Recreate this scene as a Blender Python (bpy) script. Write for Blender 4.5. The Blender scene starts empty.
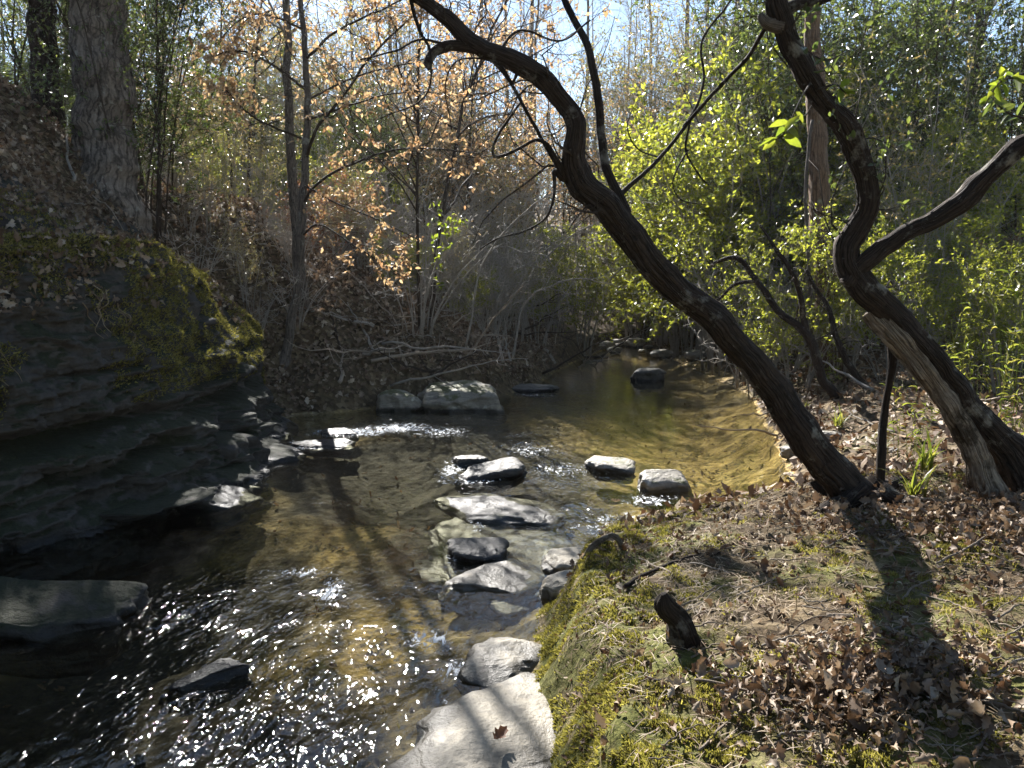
import bpy, bmesh, math
import numpy as np
from mathutils import Vector, Matrix

sc = bpy.context.scene
C = sc.collection
rng = np.random.default_rng(11)
R = math.radians

# ------------------------------------------------------------------ camera, sky, sun, exposure
F, H, PITCH = 780.0, 1.9, R(7.2)
cam = bpy.data.objects.new('camera', bpy.data.cameras.new('camera'))
C.objects.link(cam)
cam.data.sensor_width = 36.0
cam.data.lens = F / 1024 * 36
cam.data.clip_end = 1500
cam.location = (0, 0, H)
cam.rotation_euler = (R(90) - PITCH, 0, 0)
sc.camera = cam

SUN_EL, SUN_AZ = R(35), R(-19)          # azimuth measured from +Y, negative = left
world = bpy.data.worlds.new('World')
sc.world = world
world.use_nodes = True
wn = world.node_tree
bg = wn.nodes['Background']
sky = wn.nodes.new('ShaderNodeTexSky')
sky.sky_type = 'NISHITA'
sky.sun_disc = False
sky.sun_elevation = SUN_EL
sky.sun_rotation = SUN_AZ
sky.air_density = 1.0
sky.dust_density = 0.15
wn.links.new(sky.outputs[0], bg.inputs[0])
bg.inputs[1].default_value = 0.052
sl = bpy.data.lights.new('sun', 'SUN')
sl.energy = 5.0
sl.angle = R(0.5)
sl.color = (1.0, 0.965, 0.915)
so = bpy.data.objects.new('sun', sl)
C.objects.link(so)
sd = Vector((math.sin(SUN_AZ) * math.cos(SUN_EL), math.cos(SUN_AZ) * math.cos(SUN_EL), math.sin(SUN_EL)))
so.rotation_euler = sd.to_track_quat('Z', 'Y').to_euler()
so.location = (0, 0, 60)
sc.view_settings.view_transform = 'Standard'
sc.view_settings.look = 'None'
sc.view_settings.exposure = 2.1
sc.view_settings.gamma = 1
sc.cycles.max_bounces = 8
sc.cycles.transparent_max_bounces = 12
sc.cycles.diffuse_bounces = 3
sc.cycles.transmission_bounces = 4
sc.cycles.caustics_reflective = False
sc.cycles.caustics_refractive = False
sc.cycles.sample_clamp_indirect = 4
sc.cycles.use_denoising = True
sc.cycles.denoising_prefilter = 'ACCURATE'
sc.cycles.denoising_input_passes = 'RGB_ALBEDO_NORMAL'

# ------------------------------------------------------------------ maths helpers
def ray(px, py):
    dx = (px - 512) / F
    dz = -(py - 384) / F
    return np.array([dx, math.cos(PITCH) + dz * math.sin(PITCH), -math.sin(PITCH) + dz * math.cos(PITCH)])

def at(px, py, Y):                       # point of that pixel's sight line at the depth Y
    d = ray(px, py)
    return d * (Y / d[1]) + np.array([0, 0, H])

def gz(px, py, z=0.0):                   # where that sight line meets the height z
    d = ray(px, py)
    return d * ((z - H) / d[2]) + np.array([0, 0, H])

def smooth(a, b, x):
    t = np.clip((x - a) / (b - a), 0, 1)
    return t * t * (3 - 2 * t)

def _hash(ix, iy, iz, seed):
    h = (ix * 374761393 + iy * 668265263 + iz * 2147483647 + seed * 144665 + 1013904223) & 0xFFFFFFFF
    h = ((h ^ (h >> 13)) * 1274126177) & 0xFFFFFFFF
    h = ((h ^ (h >> 16)) * 2246822519) & 0xFFFFFFFF
    return ((h ^ (h >> 15)) & 0xFFFFFF) / float(0xFFFFFF) * 2 - 1

def noise(p, seed=0):
    p = np.asarray(p, float)
    i = np.floor(p).astype(np.int64)
    f = p - i
    u = f * f * f * (f * (f * 6 - 15) + 10)
    out = 0
    for a in (0, 1):
        for b in (0, 1):
            for c in (0, 1):
                w = (u[..., 0] if a else 1 - u[..., 0]) * (u[..., 1] if b else 1 - u[..., 1]) * (u[..., 2] if c else 1 - u[..., 2])
                out = out + w * _hash(i[..., 0] + a, i[..., 1] + b, i[..., 2] + c, seed)
    return out

def fbm(p, oct=4, seed=0, gain=0.5):
    p = np.asarray(p, float)
    s, a, t = 0, 1, 0
    for o in range(oct):
        s = s + a * noise(p * (2.03 ** o) + o * 17.3, seed + o)
        t += a
        a *= gain
    return s / t

def fbm2(x, y, scale, oct=4, seed=0):
    return fbm(np.stack([x * scale, y * scale, np.zeros_like(x) + 0.37], -1), oct, seed)

def unit(v):
    return v / (np.linalg.norm(v, axis=-1, keepdims=True) + 1e-12)

def spline(P, n, closed=False):          # Catmull-Rom through control rows (any width)
    P = np.asarray(P, float)
    Q = np.vstack([2 * P[0] - P[1], P, 2 * P[-1] - P[-2]])
    m = len(P) - 1
    t = np.linspace(0, m - 1e-9, n)
    i = t.astype(int)
    f = (t - i)[:, None]
    a, b, c, d = Q[i], Q[i + 1], Q[i + 2], Q[i + 3]
    return 0.5 * (2 * b + (c - a) * f + (2 * a - 5 * b + 4 * c - d) * f ** 2 + (3 * b - a - 3 * c + d) * f ** 3)

# ------------------------------------------------------------------ mesh helpers
def mesh(name, V, faces, mat=None, smooth_=False, uv=None, attrs=None):
    me = bpy.data.meshes.new(name)
    V = np.ascontiguousarray(V, dtype=np.float32)
    me.vertices.add(len(V))
    me.vertices.foreach_set('co', V.ravel())
    faces = [np.asarray(f, dtype=np.int32) for f in faces if len(f)]
    loops = np.concatenate([f.ravel() for f in faces])
    sizes = np.concatenate([np.full(len(f), f.shape[1], dtype=np.int32) for f in faces])
    starts = np.concatenate([[0], np.cumsum(sizes)[:-1]]).astype(np.int32)
    me.loops.add(len(loops))
    me.loops.foreach_set('vertex_index', loops)
    me.polygons.add(len(sizes))
    me.polygons.foreach_set('loop_start', starts)
    if uv is not None:
        ul = me.uv_layers.new(name='UVMap')
        ul.data.foreach_set('uv', np.ascontiguousarray(uv[loops], dtype=np.float32).ravel())
    me.update(calc_edges=True)
    if smooth_:
        me.polygons.foreach_set('use_smooth', np.ones(len(sizes), dtype=bool))
    for k, v in (attrs or {}).items():
        a = me.attributes.new(k, 'FLOAT', 'POINT')
        a.data.foreach_set('value', np.ascontiguousarray(v, dtype=np.float32).ravel())
    if mat:
        me.materials.append(mat)
    me.validate()
    return me

def obj(name, me, parent=None):
    o = bpy.data.objects.new(name, me)
    C.objects.link(o)
    if parent is not None:
        o.parent = parent
    return o

def tag(o, label=None, cat=None, group=None, kind=None):
    if label: o['label'] = label
    if cat: o['category'] = cat
    if group: o['group'] = group
    if kind: o['kind'] = kind
    return o

def empty(name, loc=(0, 0, 0)):
    o = bpy.data.objects.new(name, None)
    o.empty_display_size = 0.1
    C.objects.link(o)
    o.location = loc
    return o

def copy_thing(src, loc, rz=0.0, s=1.0, label=None, group=None, tilt=(0, 0)):
    r = src.copy()
    C.objects.link(r)
    r.location = loc
    r.rotation_euler = (tilt[0], tilt[1], rz)
    r.scale = (s, s, s) if np.isscalar(s) else s
    if label: r['label'] = label
    if group: r['group'] = group
    for ch in list(src.children):
        c = ch.copy()
        C.objects.link(c)
        c.parent = r
    return r

class Soup:                              # collects verts, faces and uvs for one mesh
    def __init__(s):
        s.v, s.f, s.u, s.n = [], {}, [], 0
    def add(s, V, Fs, uv=None):
        V = np.asarray(V, float).reshape(-1, 3)
        for f in (Fs if isinstance(Fs, (list, tuple)) else [Fs]):
            s.f.setdefault(f.shape[1], []).append(f + s.n)
        s.v.append(V)
        s.u.append(np.zeros((len(V), 2)) if uv is None else np.asarray(uv, float).reshape(-1, 2))
        s.n += len(V)
    def build(s, name, mat, smooth_=False):
        return mesh(name, np.concatenate(s.v), [np.concatenate(x) for x in s.f.values()], mat, smooth_, np.concatenate(s.u))

def tubes(soup, P, Rr, k=4, ref=None, bark=0.0, seed=0, cap=True):
    """P (m,n,3), Rr (m,n): m tubes of n rings with k sides"""
    P = np.asarray(P, float)
    Rr = np.asarray(Rr, float)
    if P.ndim == 2:
        P, Rr = P[None], Rr[None]
    m, n, _ = P.shape
    T = unit(np.gradient(P, axis=1))
    if ref is None:
        mt = unit(T.mean(1))
        ref = np.where(np.abs(mt[:, 1:2]) < 0.75, np.array([[0, 1.0, 0.13]]), np.array([[1.0, 0, 0.13]]))
    else:
        ref = np.tile(np.asarray(ref, float), (m, 1))
    A = unit(np.cross(T, ref[:, None, :]))
    B = np.cross(T, A)
    kk = k + 1 if bark else k            # bark tubes carry a seam column so that uvs do not wrap
    th = np.arange(k) * 2 * math.pi / k
    ring = A[:, :, None, :] * np.cos(th)[None, None, :, None] + B[:, :, None, :] * np.sin(th)[None, None, :, None]
    L = np.concatenate([np.zeros((m, 1)), np.cumsum(np.linalg.norm(np.diff(P, axis=1), axis=2), 1)], 1)
    rad = np.repeat(Rr[:, :, None], k, 2)
    if bark:
        q = np.stack([np.broadcast_to(np.cos(th) * 2.2, (m, n, k)), np.broadcast_to(np.sin(th) * 2.2, (m, n, k)),
                      np.repeat(L[:, :, None], k, 2) * 1.6], -1)
        d = fbm(q, 3, seed + 5)
        q2 = q * np.array([3.2, 3.2, 2.0])
        d2 = 1 - np.abs(fbm(q2, 3, seed + 9)) * 2
        q3 = np.stack([q[..., 0] * 0.5, q[..., 1] * 0.5, q[..., 2] * 2.4], -1)
        q4 = np.stack([q[..., 0] * 3.4, q[..., 1] * 3.4, q[..., 2] * 1.3], -1) if k >= 20 else q2
        d4 = 1 - np.abs(fbm(q4, 3, seed + 33)) * 3
        rad = rad * (1 + bark * (0.8 * d + 0.45 * d2 + 0.6 * fbm(q3, 2, seed + 21) + (0.5 * d4 if k >= 20 else 0)))
    if bark and k >= 20:
        gk = np.random.default_rng(seed + 77)
        for _ in range(26):
            t0_, l0_ = gk.uniform(0, 6.283), gk.uniform(0.2, L[0, -1])
            da = np.abs((th[None, None] - t0_ + math.pi) % (2 * math.pi) - math.pi) * Rr[:, :, None]
            w_ = gk.uniform(.035, .09)
            rad = rad + gk.uniform(-.012, .035) * np.exp(-(da ** 2 + ((L - l0_)[:, :, None] * .8) ** 2) / w_ ** 2) * np.minimum(1, Rr[:, :, None] / .1)
    if bark:
        aw = 0.2 * Rr + 0.009 * np.minimum(1, np.minimum(L, L[:, -1:] - L * .8) / .15)
        P = P + (aw * fbm(np.stack([L * 3.3 + seed, 0 * L, 0 * L], -1), 3, seed + 50, .6))[..., None] * 1.6 * A + (aw * fbm(np.stack([L * 2.9 + seed, 0 * L + 9, 0 * L], -1), 3, seed + 51, .6))[..., None] * 1.6 * B
    V = P[:, :, None, :] + ring * rad[..., None]
    idx = np.arange(m * n * k).reshape(m, n, k)
    nx = np.roll(idx, -1, 2)
    f = np.stack([idx[:, :-1], nx[:, :-1], nx[:, 1:], idx[:, 1:]], -1).reshape(-1, 4)
    uv = np.stack([np.broadcast_to(np.abs(((th / math.pi) % 2) - 1), (m, n, k)), np.repeat(L[:, :, None], k, 2)], -1)
    fs = [f]
    if cap and k >= 4 and m < 60:
        for e in range(m):
            for ring_i, rev in ((0, True), (n - 1, False)):
                c = idx[e, ring_i]
                fs.append((c[::-1] if rev else c)[None])
    soup.add(V, fs, uv)

def grow(P, Rr, count, l0, l1, n=5, t0=0.25, spread=0.8, up=0.15, wig=0.12, rs=0.55, r_end=0.3, droop=0.0, rg=None, flat=1.0):
    """children of the polylines P: returns (count,n,3) and radii"""
    g = rg or rng
    m, k, _ = P.shape
    i = g.integers(0, m, count)
    t = t0 + (1 - t0) * g.random(count) ** 0.85
    x = t * (k - 1)
    a = np.minimum(x.astype(int), k - 2)
    fr = (x - a)[:, None]
    st = P[i, a] * (1 - fr) + P[i, a + 1] * fr
    tan = unit(P[i, a + 1] - P[i, a])
    rv = unit(g.normal(size=(count, 3)))
    rv = unit(rv - (rv * tan).sum(1, keepdims=True) * tan)
    d = unit(tan * (1 - spread * 0.55) + rv * spread + np.array([0, 0, up]))
    d[:, 2] *= flat
    ln = (l0 + (l1 - l0) * g.random(count)) * (1.15 - 0.6 * t)
    out = [st]
    cur = d
    for s in range(n - 1):
        cur = unit(cur + g.normal(size=(count, 3)) * wig * 2 + np.array([0, 0, -droop]))
        out.append(out[-1] + cur * (ln / (n - 1))[:, None])
    Q = np.stack(out, 1)
    r0 = (Rr[i, a] * (1 - fr[:, 0]) + Rr[i, a + 1] * fr[:, 0]) * rs
    rad = r0[:, None] * np.linspace(1, r_end, n)[None]
    return Q, rad

KITE = (np.array([[0, 0, 0], [.42, .5, .10], [1, 0, 0], [.42, -.5, .10]]), [np.array([[0, 1, 2, 3]])])
OVAL = (np.array([[0, 0, 0], [.22, .38, .10], [.55, .5, .10], [.85, .24, .0], [1, 0, -.08], [.85, -.24, .0], [.55, -.5, .10], [.22, -.38, .10], [.5, 0, -.0]]),
        [np.array([[0, 8, 2, 1], [8, 4, 3, 2], [0, 7, 6, 8], [8, 6, 5, 4]])])
LOBED = (np.array([[0, 0, 0], [.15, .12, .03], [.2, .36, .16], [.34, .26, .08], [.46, .5, .22], [.6, .3, .08], [.76, .34, .1], [.86, .14, .0], [1, 0, -.1],
                   [.86, -.14, .0], [.74, -.36, .16], [.6, -.3, .06], [.44, -.52, .12], [.34, -.25, .06], [.22, -.34, .2], [.15, -.12, .03], [.36, 0, 0], [.62, 0, -.02]]),
         [np.array([[0, 16, 3, 2], [16, 5, 4, 3], [16, 17, 5, 5], [17, 7, 6, 5], [17, 8, 7, 7], [0, 14, 13, 16], [16, 13, 12, 11], [17, 11, 10, 9]])[:, :4]])
LOBED = (LOBED[0], [np.array([[0, 16, 3, 2], [16, 5, 4, 3], [17, 7, 6, 5], [0, 14, 13, 16], [16, 13, 12, 11], [17, 11, 10, 9]]),
                    np.array([[16, 17, 5], [17, 8, 7], [0, 2, 1], [0, 15, 14], [16, 11, 17], [17, 9, 8]])])
BLADE = (np.array([[0, .3, 0], [0, -.3, 0], [.5, .5, .0], [.5, -.5, .0], [1, 0, -.12]]), [np.array([[0, 1, 3, 2]]), np.array([[2, 3, 4]])])
SPIKE = (np.array([[0, .5, 0], [0, -.5, 0], [1, 0, 0]]), [np.array([[0, 1, 2]])])
LANCE = (np.array([[0, 0, 0], [.25, .5, .15], [.25, -.5, .15], [.6, .42, .08], [.6, -.42, .08], [.25, 0, 0], [.6, 0, -.05], [1, 0, -.35]]),
         [np.array([[5, 6, 3, 1], [5, 2, 4, 6]]), np.array([[0, 5, 1], [0, 2, 5], [6, 7, 3], [6, 4, 7]])])

def leaves(soup, pos, axis, nrm, L, W, shape=KITE, curl=0.0):
    pos = np.asarray(pos, float)
    ax = unit(axis)
    nr = unit(nrm - (nrm * ax).sum(1, keepdims=True) * ax)
    sd_ = np.cross(nr, ax)
    S, Fc = shape
    m, k = len(pos), len(S)
    L = np.broadcast_to(L, (m,))
    W = np.broadcast_to(W, (m,))
    u = S[None, :, 0] * L[:, None]
    v = S[None, :, 1] * W[:, None]
    h = S[None, :, 2] * L[:, None]
    if np.any(curl):
        cu = np.broadcast_to(curl, (m,))[:, None]
        h = h + cu * (S[None, :, 0] - 0.5) ** 2 * L[:, None] * 1.6 + cu * 0.9 * S[None, :, 1] ** 2 * W[:, None]
    V = pos[:, None] + ax[:, None] * u[..., None] + sd_[:, None] * v[..., None] + nr[:, None] * h[..., None]
    base = (np.arange(m) * k)[:, None, None]
    soup.add(V, [(base + f[None]).reshape(-1, f.shape[1]) for f in Fc])

def leaf_twigs(soup, Q, per, L0, L1, wr=0.5, shape=KITE, up=0.8, t0=0.15, hang=0.0, g=None, spread=0.9):
    g = g or rng
    m, k, _ = Q.shape
    cnt = m * per
    i = np.repeat(np.arange(m), per)
    x = (t0 + (1 - t0) * g.random(cnt)) * (k - 1)
    a = np.minimum(x.astype(int), k - 2)
    fr = (x - a)[:, None]
    p = Q[i, a] * (1 - fr) + Q[i, a + 1] * fr
    tan = unit(Q[i, a + 1] - Q[i, a])
    ax = unit(tan * 0.5 + unit(g.normal(size=(cnt, 3))) * spread + np.array([0, 0, -hang]))
    nr = unit(g.normal(size=(cnt, 3)) * 0.8 + np.array([0, 0, up]))
    L = L0 + (L1 - L0) * g.random(cnt)
    leaves(soup, p, ax, nr, L, L * wr, shape)

# ------------------------------------------------------------------ materials
def new_mat(name):
    m = bpy.data.materials.new(name)
    m.use_nodes = True
    nt = m.node_tree
    nt.nodes.clear()
    return m, nt

class N:
    def __init__(s, nt): s.nt = nt
    def __call__(s, typ, ins=None, **kw):
        n = s.nt.nodes.new('ShaderNode' + typ)
        for k, v in kw.items(): setattr(n, k, v)
        for k, v in (ins or {}).items():
            if isinstance(v, bpy.types.NodeSocket): s.nt.links.new(v, n.inputs[k])
            else: n.inputs[k].default_value = v
        return n
    def ramp(s, fac, stops, interp='LINEAR'):
        n = s.nt.nodes.new('ShaderNodeValToRGB')
        n.color_ramp.interpolation = interp
        e = n.color_ramp.elements
        while len(e) < len(stops): e.new(0.5)
        for el, (p, c) in zip(e, stops):
            el.position = p
            el.color = (*c, 1) if len(c) == 3 else c
        s.nt.links.new(fac, n.inputs[0])
        return n.outputs[0]
    def noise(s, vec, scale, detail=4, rough=0.55, dist=0.0):
        n = s('TexNoise', {'Scale': scale, 'Detail': detail, 'Roughness': rough, 'Distortion': dist})
        if vec is not None: s.nt.links.new(vec, n.inputs['Vector'])
        return n.outputs['Fac']
    def mix(s, fac, a, b, blend='MIX'):
        n = s.nt.nodes.new('ShaderNodeMix')
        n.data_type = 'RGBA'
        n.blend_type = blend
        for i, v in ((0, fac), (6, a), (7, b)):
            if isinstance(v, bpy.types.NodeSocket): s.nt.links.new(v, n.inputs[i])
            else: n.inputs[i].default_value = v if i == 0 else (*v, 1)
        return n.outputs[2]
    def math(s, op, a, b=0.5, c=None, clamp=False):
        n = s.nt.nodes.new('ShaderNodeMath')
        n.operation = op
        n.use_clamp = clamp
        for i, v in enumerate((a, b, c)):
            if v is None: continue
            if isinstance(v, bpy.types.NodeSocket): s.nt.links.new(v, n.inputs[i])
            else: n.inputs[i].default_value = v
        return n.outputs[0]
    def mapr(s, v, a, b, c=0.0, d=1.0):
        return s('MapRange', {0: v, 1: a, 2: b, 3: c, 4: d}).outputs[0]
    def bump(s, h, strength=1.0, dist=0.02, normal=None):
        n = s('Bump', {'Height': h, 'Strength': strength, 'Distance': dist})
        if normal is not None: s.nt.links.new(normal, n.inputs['Normal'])
        return n.outputs[0]
    def out(s, shader, disp=None):
        n = s('OutputMaterial')
        s.nt.links.new(shader, n.inputs[0])

def leaf_mat(name, cols, trans=0.45, rough=0.45, spec=0.4, tcol=None):
    m, nt = new_mat(name)
    n = N(nt)
    geo = n('NewGeometry')
    oi = n('ObjectInfo')
    rnd = n.math('FRACT', n.math('ADD', geo.outputs['Random Per Island'], n.math('MULTIPLY', oi.outputs['Random'], 0.7)))
    k = len(cols)
    col = n.ramp(rnd, [(i / max(1, k - 1), c) for i, c in enumerate(cols)])
    tc = n('TexCoord')
    blot = n.noise(tc.outputs['Object'], 55, 3)
    col = n.mix(n.mapr(blot, 0.35, 0.7, 0, 0.5), col, (0.55, 0.5, 0.45), 'MULTIPLY')
    p = n('BsdfPrincipled', {'Base Color': col, 'Roughness': rough, 'Specular IOR Level': spec})
    tcx = n.mix(1.0, col, tcol or (2.0, 2.0, 1.05), 'MULTIPLY')
    t = n('BsdfTranslucent', {'Color': tcx})
    mx = n('MixShader', {0: trans, 1: p.outputs[0], 2: t.outputs[0]})
    n.out(mx.outputs[0])
    return m

def bark_mat(name, dark, light, vscale=1.0, lichen=None, lich_amt=0.5, bumpd=0.02):
    m, nt = new_mat(name)
    n = N(nt)
    tc = n('TexCoord')
    mp = n('Mapping', {'Vector': tc.outputs['UV'], 'Scale': (9, 1.6 * vscale, 1)})
    a = n.noise(mp.outputs[0], 3.0, 6, 0.62, 0.4)
    b = n.noise(tc.outputs['Object'], 28, 5, 0.6)
    h = n.math('ADD', n.math('MULTIPLY', a, 0.75), n.math('MULTIPLY', b, 0.35))
    mp2 = n('Mapping', {'Vector': tc.outputs['UV'], 'Scale': (12, 2.6 * vscale, 1)})
    wv = n('VectorMath', {0: mp2.outputs[0], 1: n('TexNoise', {'Vector': tc.outputs['Object'], 'Scale': 9.0, 'Detail': 3.0}).outputs['Color']}, operation='ADD')
    ck = n('TexVoronoi', {'Vector': wv.outputs[0], 'Scale': 1.0}, feature='DISTANCE_TO_EDGE').outputs[0]
    crk = n.mapr(ck, 0.0, 0.16, 0.0, 1.0)
    h = n.math('MULTIPLY', h, n.math('MULTIPLY_ADD', crk, 0.38, 0.66))
    col = n.ramp(h, [(0.3, dark), (0.68, light)])
    if lichen:
        l = n.noise(tc.outputs['Object'], 5.5, 5, 0.65)
        col = n.mix(n.mapr(l, 0.66 - 0.2 * lich_amt, 0.76 - 0.2 * lich_amt), col, lichen)
    p = n('BsdfPrincipled', {'Base Color': col, 'Roughness': 0.85, 'Specular IOR Level': 0.2, 'Normal': n.bump(h, 0.9, bumpd)})
    n.out(p.outputs[0])
    return m

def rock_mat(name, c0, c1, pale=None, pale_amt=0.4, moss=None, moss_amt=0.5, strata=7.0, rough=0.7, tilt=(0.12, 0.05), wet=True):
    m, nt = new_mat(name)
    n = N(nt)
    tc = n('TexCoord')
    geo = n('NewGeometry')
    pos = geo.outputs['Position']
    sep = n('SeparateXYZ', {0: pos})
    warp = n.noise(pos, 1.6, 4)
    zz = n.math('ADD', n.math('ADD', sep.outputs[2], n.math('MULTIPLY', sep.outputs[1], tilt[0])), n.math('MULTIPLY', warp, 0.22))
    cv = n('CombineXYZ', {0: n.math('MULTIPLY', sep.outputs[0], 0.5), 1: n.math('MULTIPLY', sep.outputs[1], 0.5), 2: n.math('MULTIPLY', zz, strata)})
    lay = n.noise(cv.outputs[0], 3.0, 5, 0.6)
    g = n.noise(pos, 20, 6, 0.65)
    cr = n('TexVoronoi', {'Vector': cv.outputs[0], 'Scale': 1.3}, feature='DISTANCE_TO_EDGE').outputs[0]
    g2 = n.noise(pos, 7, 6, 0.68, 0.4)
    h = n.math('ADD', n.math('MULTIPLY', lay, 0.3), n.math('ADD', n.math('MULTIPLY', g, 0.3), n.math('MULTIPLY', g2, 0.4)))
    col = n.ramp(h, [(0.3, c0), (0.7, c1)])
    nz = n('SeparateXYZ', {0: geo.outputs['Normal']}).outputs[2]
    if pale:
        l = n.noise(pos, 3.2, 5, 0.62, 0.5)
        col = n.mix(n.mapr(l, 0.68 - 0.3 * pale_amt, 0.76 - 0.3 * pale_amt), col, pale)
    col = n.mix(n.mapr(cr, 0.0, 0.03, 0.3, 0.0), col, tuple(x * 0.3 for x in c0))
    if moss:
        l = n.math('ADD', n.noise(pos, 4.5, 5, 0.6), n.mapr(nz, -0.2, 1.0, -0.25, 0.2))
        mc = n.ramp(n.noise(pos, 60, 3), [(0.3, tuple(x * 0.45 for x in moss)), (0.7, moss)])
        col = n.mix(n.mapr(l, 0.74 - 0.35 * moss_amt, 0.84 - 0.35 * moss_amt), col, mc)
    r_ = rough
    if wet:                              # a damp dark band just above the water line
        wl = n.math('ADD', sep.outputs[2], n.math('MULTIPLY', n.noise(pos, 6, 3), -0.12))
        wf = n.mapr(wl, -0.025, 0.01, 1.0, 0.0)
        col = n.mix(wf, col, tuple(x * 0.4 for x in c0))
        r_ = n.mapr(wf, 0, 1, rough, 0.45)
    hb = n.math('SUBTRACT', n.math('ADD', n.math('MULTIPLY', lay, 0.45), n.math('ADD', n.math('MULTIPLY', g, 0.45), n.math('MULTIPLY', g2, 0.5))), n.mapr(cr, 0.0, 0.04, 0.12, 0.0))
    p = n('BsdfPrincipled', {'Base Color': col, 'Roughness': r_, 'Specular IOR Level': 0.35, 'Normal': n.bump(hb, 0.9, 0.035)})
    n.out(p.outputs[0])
    return m

def ground_mat():
    m, nt = new_mat('forest_floor')
    n = N(nt)
    geo = n('NewGeometry')
    pos = geo.outputs['Position']
    z = n('SeparateXYZ', {0: pos}).outputs[2]
    moss = n('Attribute', attribute_name='moss').outputs['Fac']
    rocky = n('Attribute', attribute_name='rocky').outputs['Fac']
    bed_dark = n('Attribute', attribute_name='silt').outputs['Fac']  # silt, with dark reflections and depth painted into the bed colour
    v = n('TexVoronoi', {'Vector': pos, 'Scale': 16.0, 'Randomness': 1.0})
    vs = n('SeparateColor', {0: v.outputs['Color']}).outputs[0]
    litter = n.ramp(vs, [(0, (0.035, 0.024, 0.013)), (0.35, (0.09, 0.06, 0.033)), (0.7, (0.16, 0.115, 0.065)), (1, (0.26, 0.2, 0.12))])
    soil = n.ramp(n.noise(pos, 14, 7, 0.65), [(0.3, (0.02, 0.015, 0.009)), (0.7, (0.11, 0.083, 0.046))])
    big = n.noise(pos, 1.3, 4)
    dry = n.mix(n.mapr(big, 0.42, 0.58, 0.35, 0.85), soil, litter)
    mcol = n.ramp(n.noise(pos, 45, 5, 0.7), [(0.3, (0.035, 0.04, 0.01)), (0.55, (0.12, 0.12, 0.03)), (0.75, (0.24, 0.22, 0.08))])
    col = n.mix(n.math('MULTIPLY', moss, n.mapr(n.noise(pos, 5, 5), 0.36, 0.55), clamp=True), dry, mcol)
    # creek bed
    sand = n.ramp(n.noise(pos, 5, 7, 0.62, 0.6), [(0.3, (0.14, 0.095, 0.035)), (0.48, (0.36, 0.25, 0.09)), (0.68, (0.55, 0.41, 0.17))])
    peb = n('TexVoronoi', {'Vector': pos, 'Scale': 22.0}).outputs['Color']
    pebs = n('SeparateColor', {0: peb}).outputs[1]
    stone = n.ramp(pebs, [(0, (0.05, 0.045, 0.035)), (0.6, (0.17, 0.14, 0.09)), (1, (0.3, 0.26, 0.18))])
    spk = n('TexVoronoi', {'Vector': pos, 'Scale': 34.0}).outputs['Color']
    spf = n('SeparateColor', {0: spk}).outputs[2]
    sand = n.mix(n.math('MULTIPLY', n.mapr(spf, 0.72, 0.8), n.mapr(n.noise(pos, 2.6, 4), 0.4, 0.6)), sand, (0.07, 0.055, 0.03))
    sand = n.mix(n.mapr(n.noise(pos, 3.3, 6, 0.7), 0.5, 0.68, 0, 0.4), sand, (0.08, 0.062, 0.03))
    bed = n.mix(n.math('MULTIPLY', rocky, 0.8), sand, stone)
    bed = n.mix(bed_dark, bed, n.ramp(n.noise(pos, 12, 6, 0.7), [(0.3, (0.012, 0.011, 0.01)), (0.7, (0.06, 0.05, 0.036))]))
    inw = n.mapr(n.math('ADD', z, n.math('MULTIPLY', n.noise(pos, 9, 4), -0.07)), -0.02, 0.0, 1.0, 0.0)
    col = n.mix(inw, col, bed)
    h = n.math('ADD', n.noise(pos, 35, 6, 0.7), n.math('MULTIPLY', v.outputs['Distance'], 0.8))
    p = n('BsdfPrincipled', {'Base Color': col, 'Roughness': 0.9, 'Specular IOR Level': 0.15, 'Normal': n.bump(h, 0.8, 0.03)})
    n.out(p.outputs[0])
    return m

def water_mat():
    m, nt = new_mat('creek_water')
    n = N(nt)
    pos = n('NewGeometry').outputs['Position']
    chop = n('Attribute', attribute_name='chop').outputs['Fac']
    mp = n('Mapping', {'Vector': pos, 'Rotation': (0, 0, R(35)), 'Scale': (1.0, 0.55, 1.0)})
    a = n.noise(mp.outputs[0], 6, 1, 0.5, 0.6)
    b = n.noise(mp.outputs[0], 19, 0, 0.5, 0.8)
    c = n.noise(mp.outputs[0], 46, 0, 0.5, 0.4)
    h = n.math('ADD', n.math('ADD', n.math('MULTIPLY', a, 1.3), n.math('MULTIPLY', b, 0.75)), n.math('MULTIPLY', c, 0.28))
    h = n.math('MULTIPLY', h, n.mapr(chop, 0, 1, 0.04, 1.0))
    nor = n.bump(h, 1.0, 0.022)
    fc = n('LayerWeight', {'Blend': 0.5, 'Normal': nor}).outputs['Facing']
    fr = n.math('MULTIPLY_ADD', n.math('POWER', fc, 5.0), 0.955, 0.045)
    gl = n('BsdfGlossy', {'Color': (1, 1, 1, 1), 'Roughness': 0.055, 'Normal': nor})
    tr = n('BsdfTransparent', {'Color': (0.78, 0.78, 0.68, 1)})
    mx = n('MixShader', {0: fr, 1: tr.outputs[0], 2: gl.outputs[0]})
    foam = n('Attribute', attribute_name='foam').outputs['Fac']  # white water, with glints and sky reflections painted in as diffuse white
    fm = n('Mapping', {'Vector': pos, 'Rotation': (0, 0, R(25)), 'Scale': (1.0, 0.45, 1.0)})
    fn = n.noise(fm.outputs[0], 24, 5, 0.7, 1.2)
    ff = n.math('MULTIPLY', n.mapr(n.math('ADD', fn, n.math('MULTIPLY', foam, 0.26)), 0.64, 0.76), 0.85, clamp=True)
    ff = n.math('MULTIPLY', ff, n.mapr(foam, 0.05, 0.3))
    wh = n('BsdfDiffuse', {'Color': (0.75, 0.77, 0.78, 1), 'Normal': nor})
    mx = n('MixShader', {0: ff, 1: mx.outputs[0], 2: wh.outputs[0]})
    n.out(mx.outputs[0])
    return m

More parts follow.
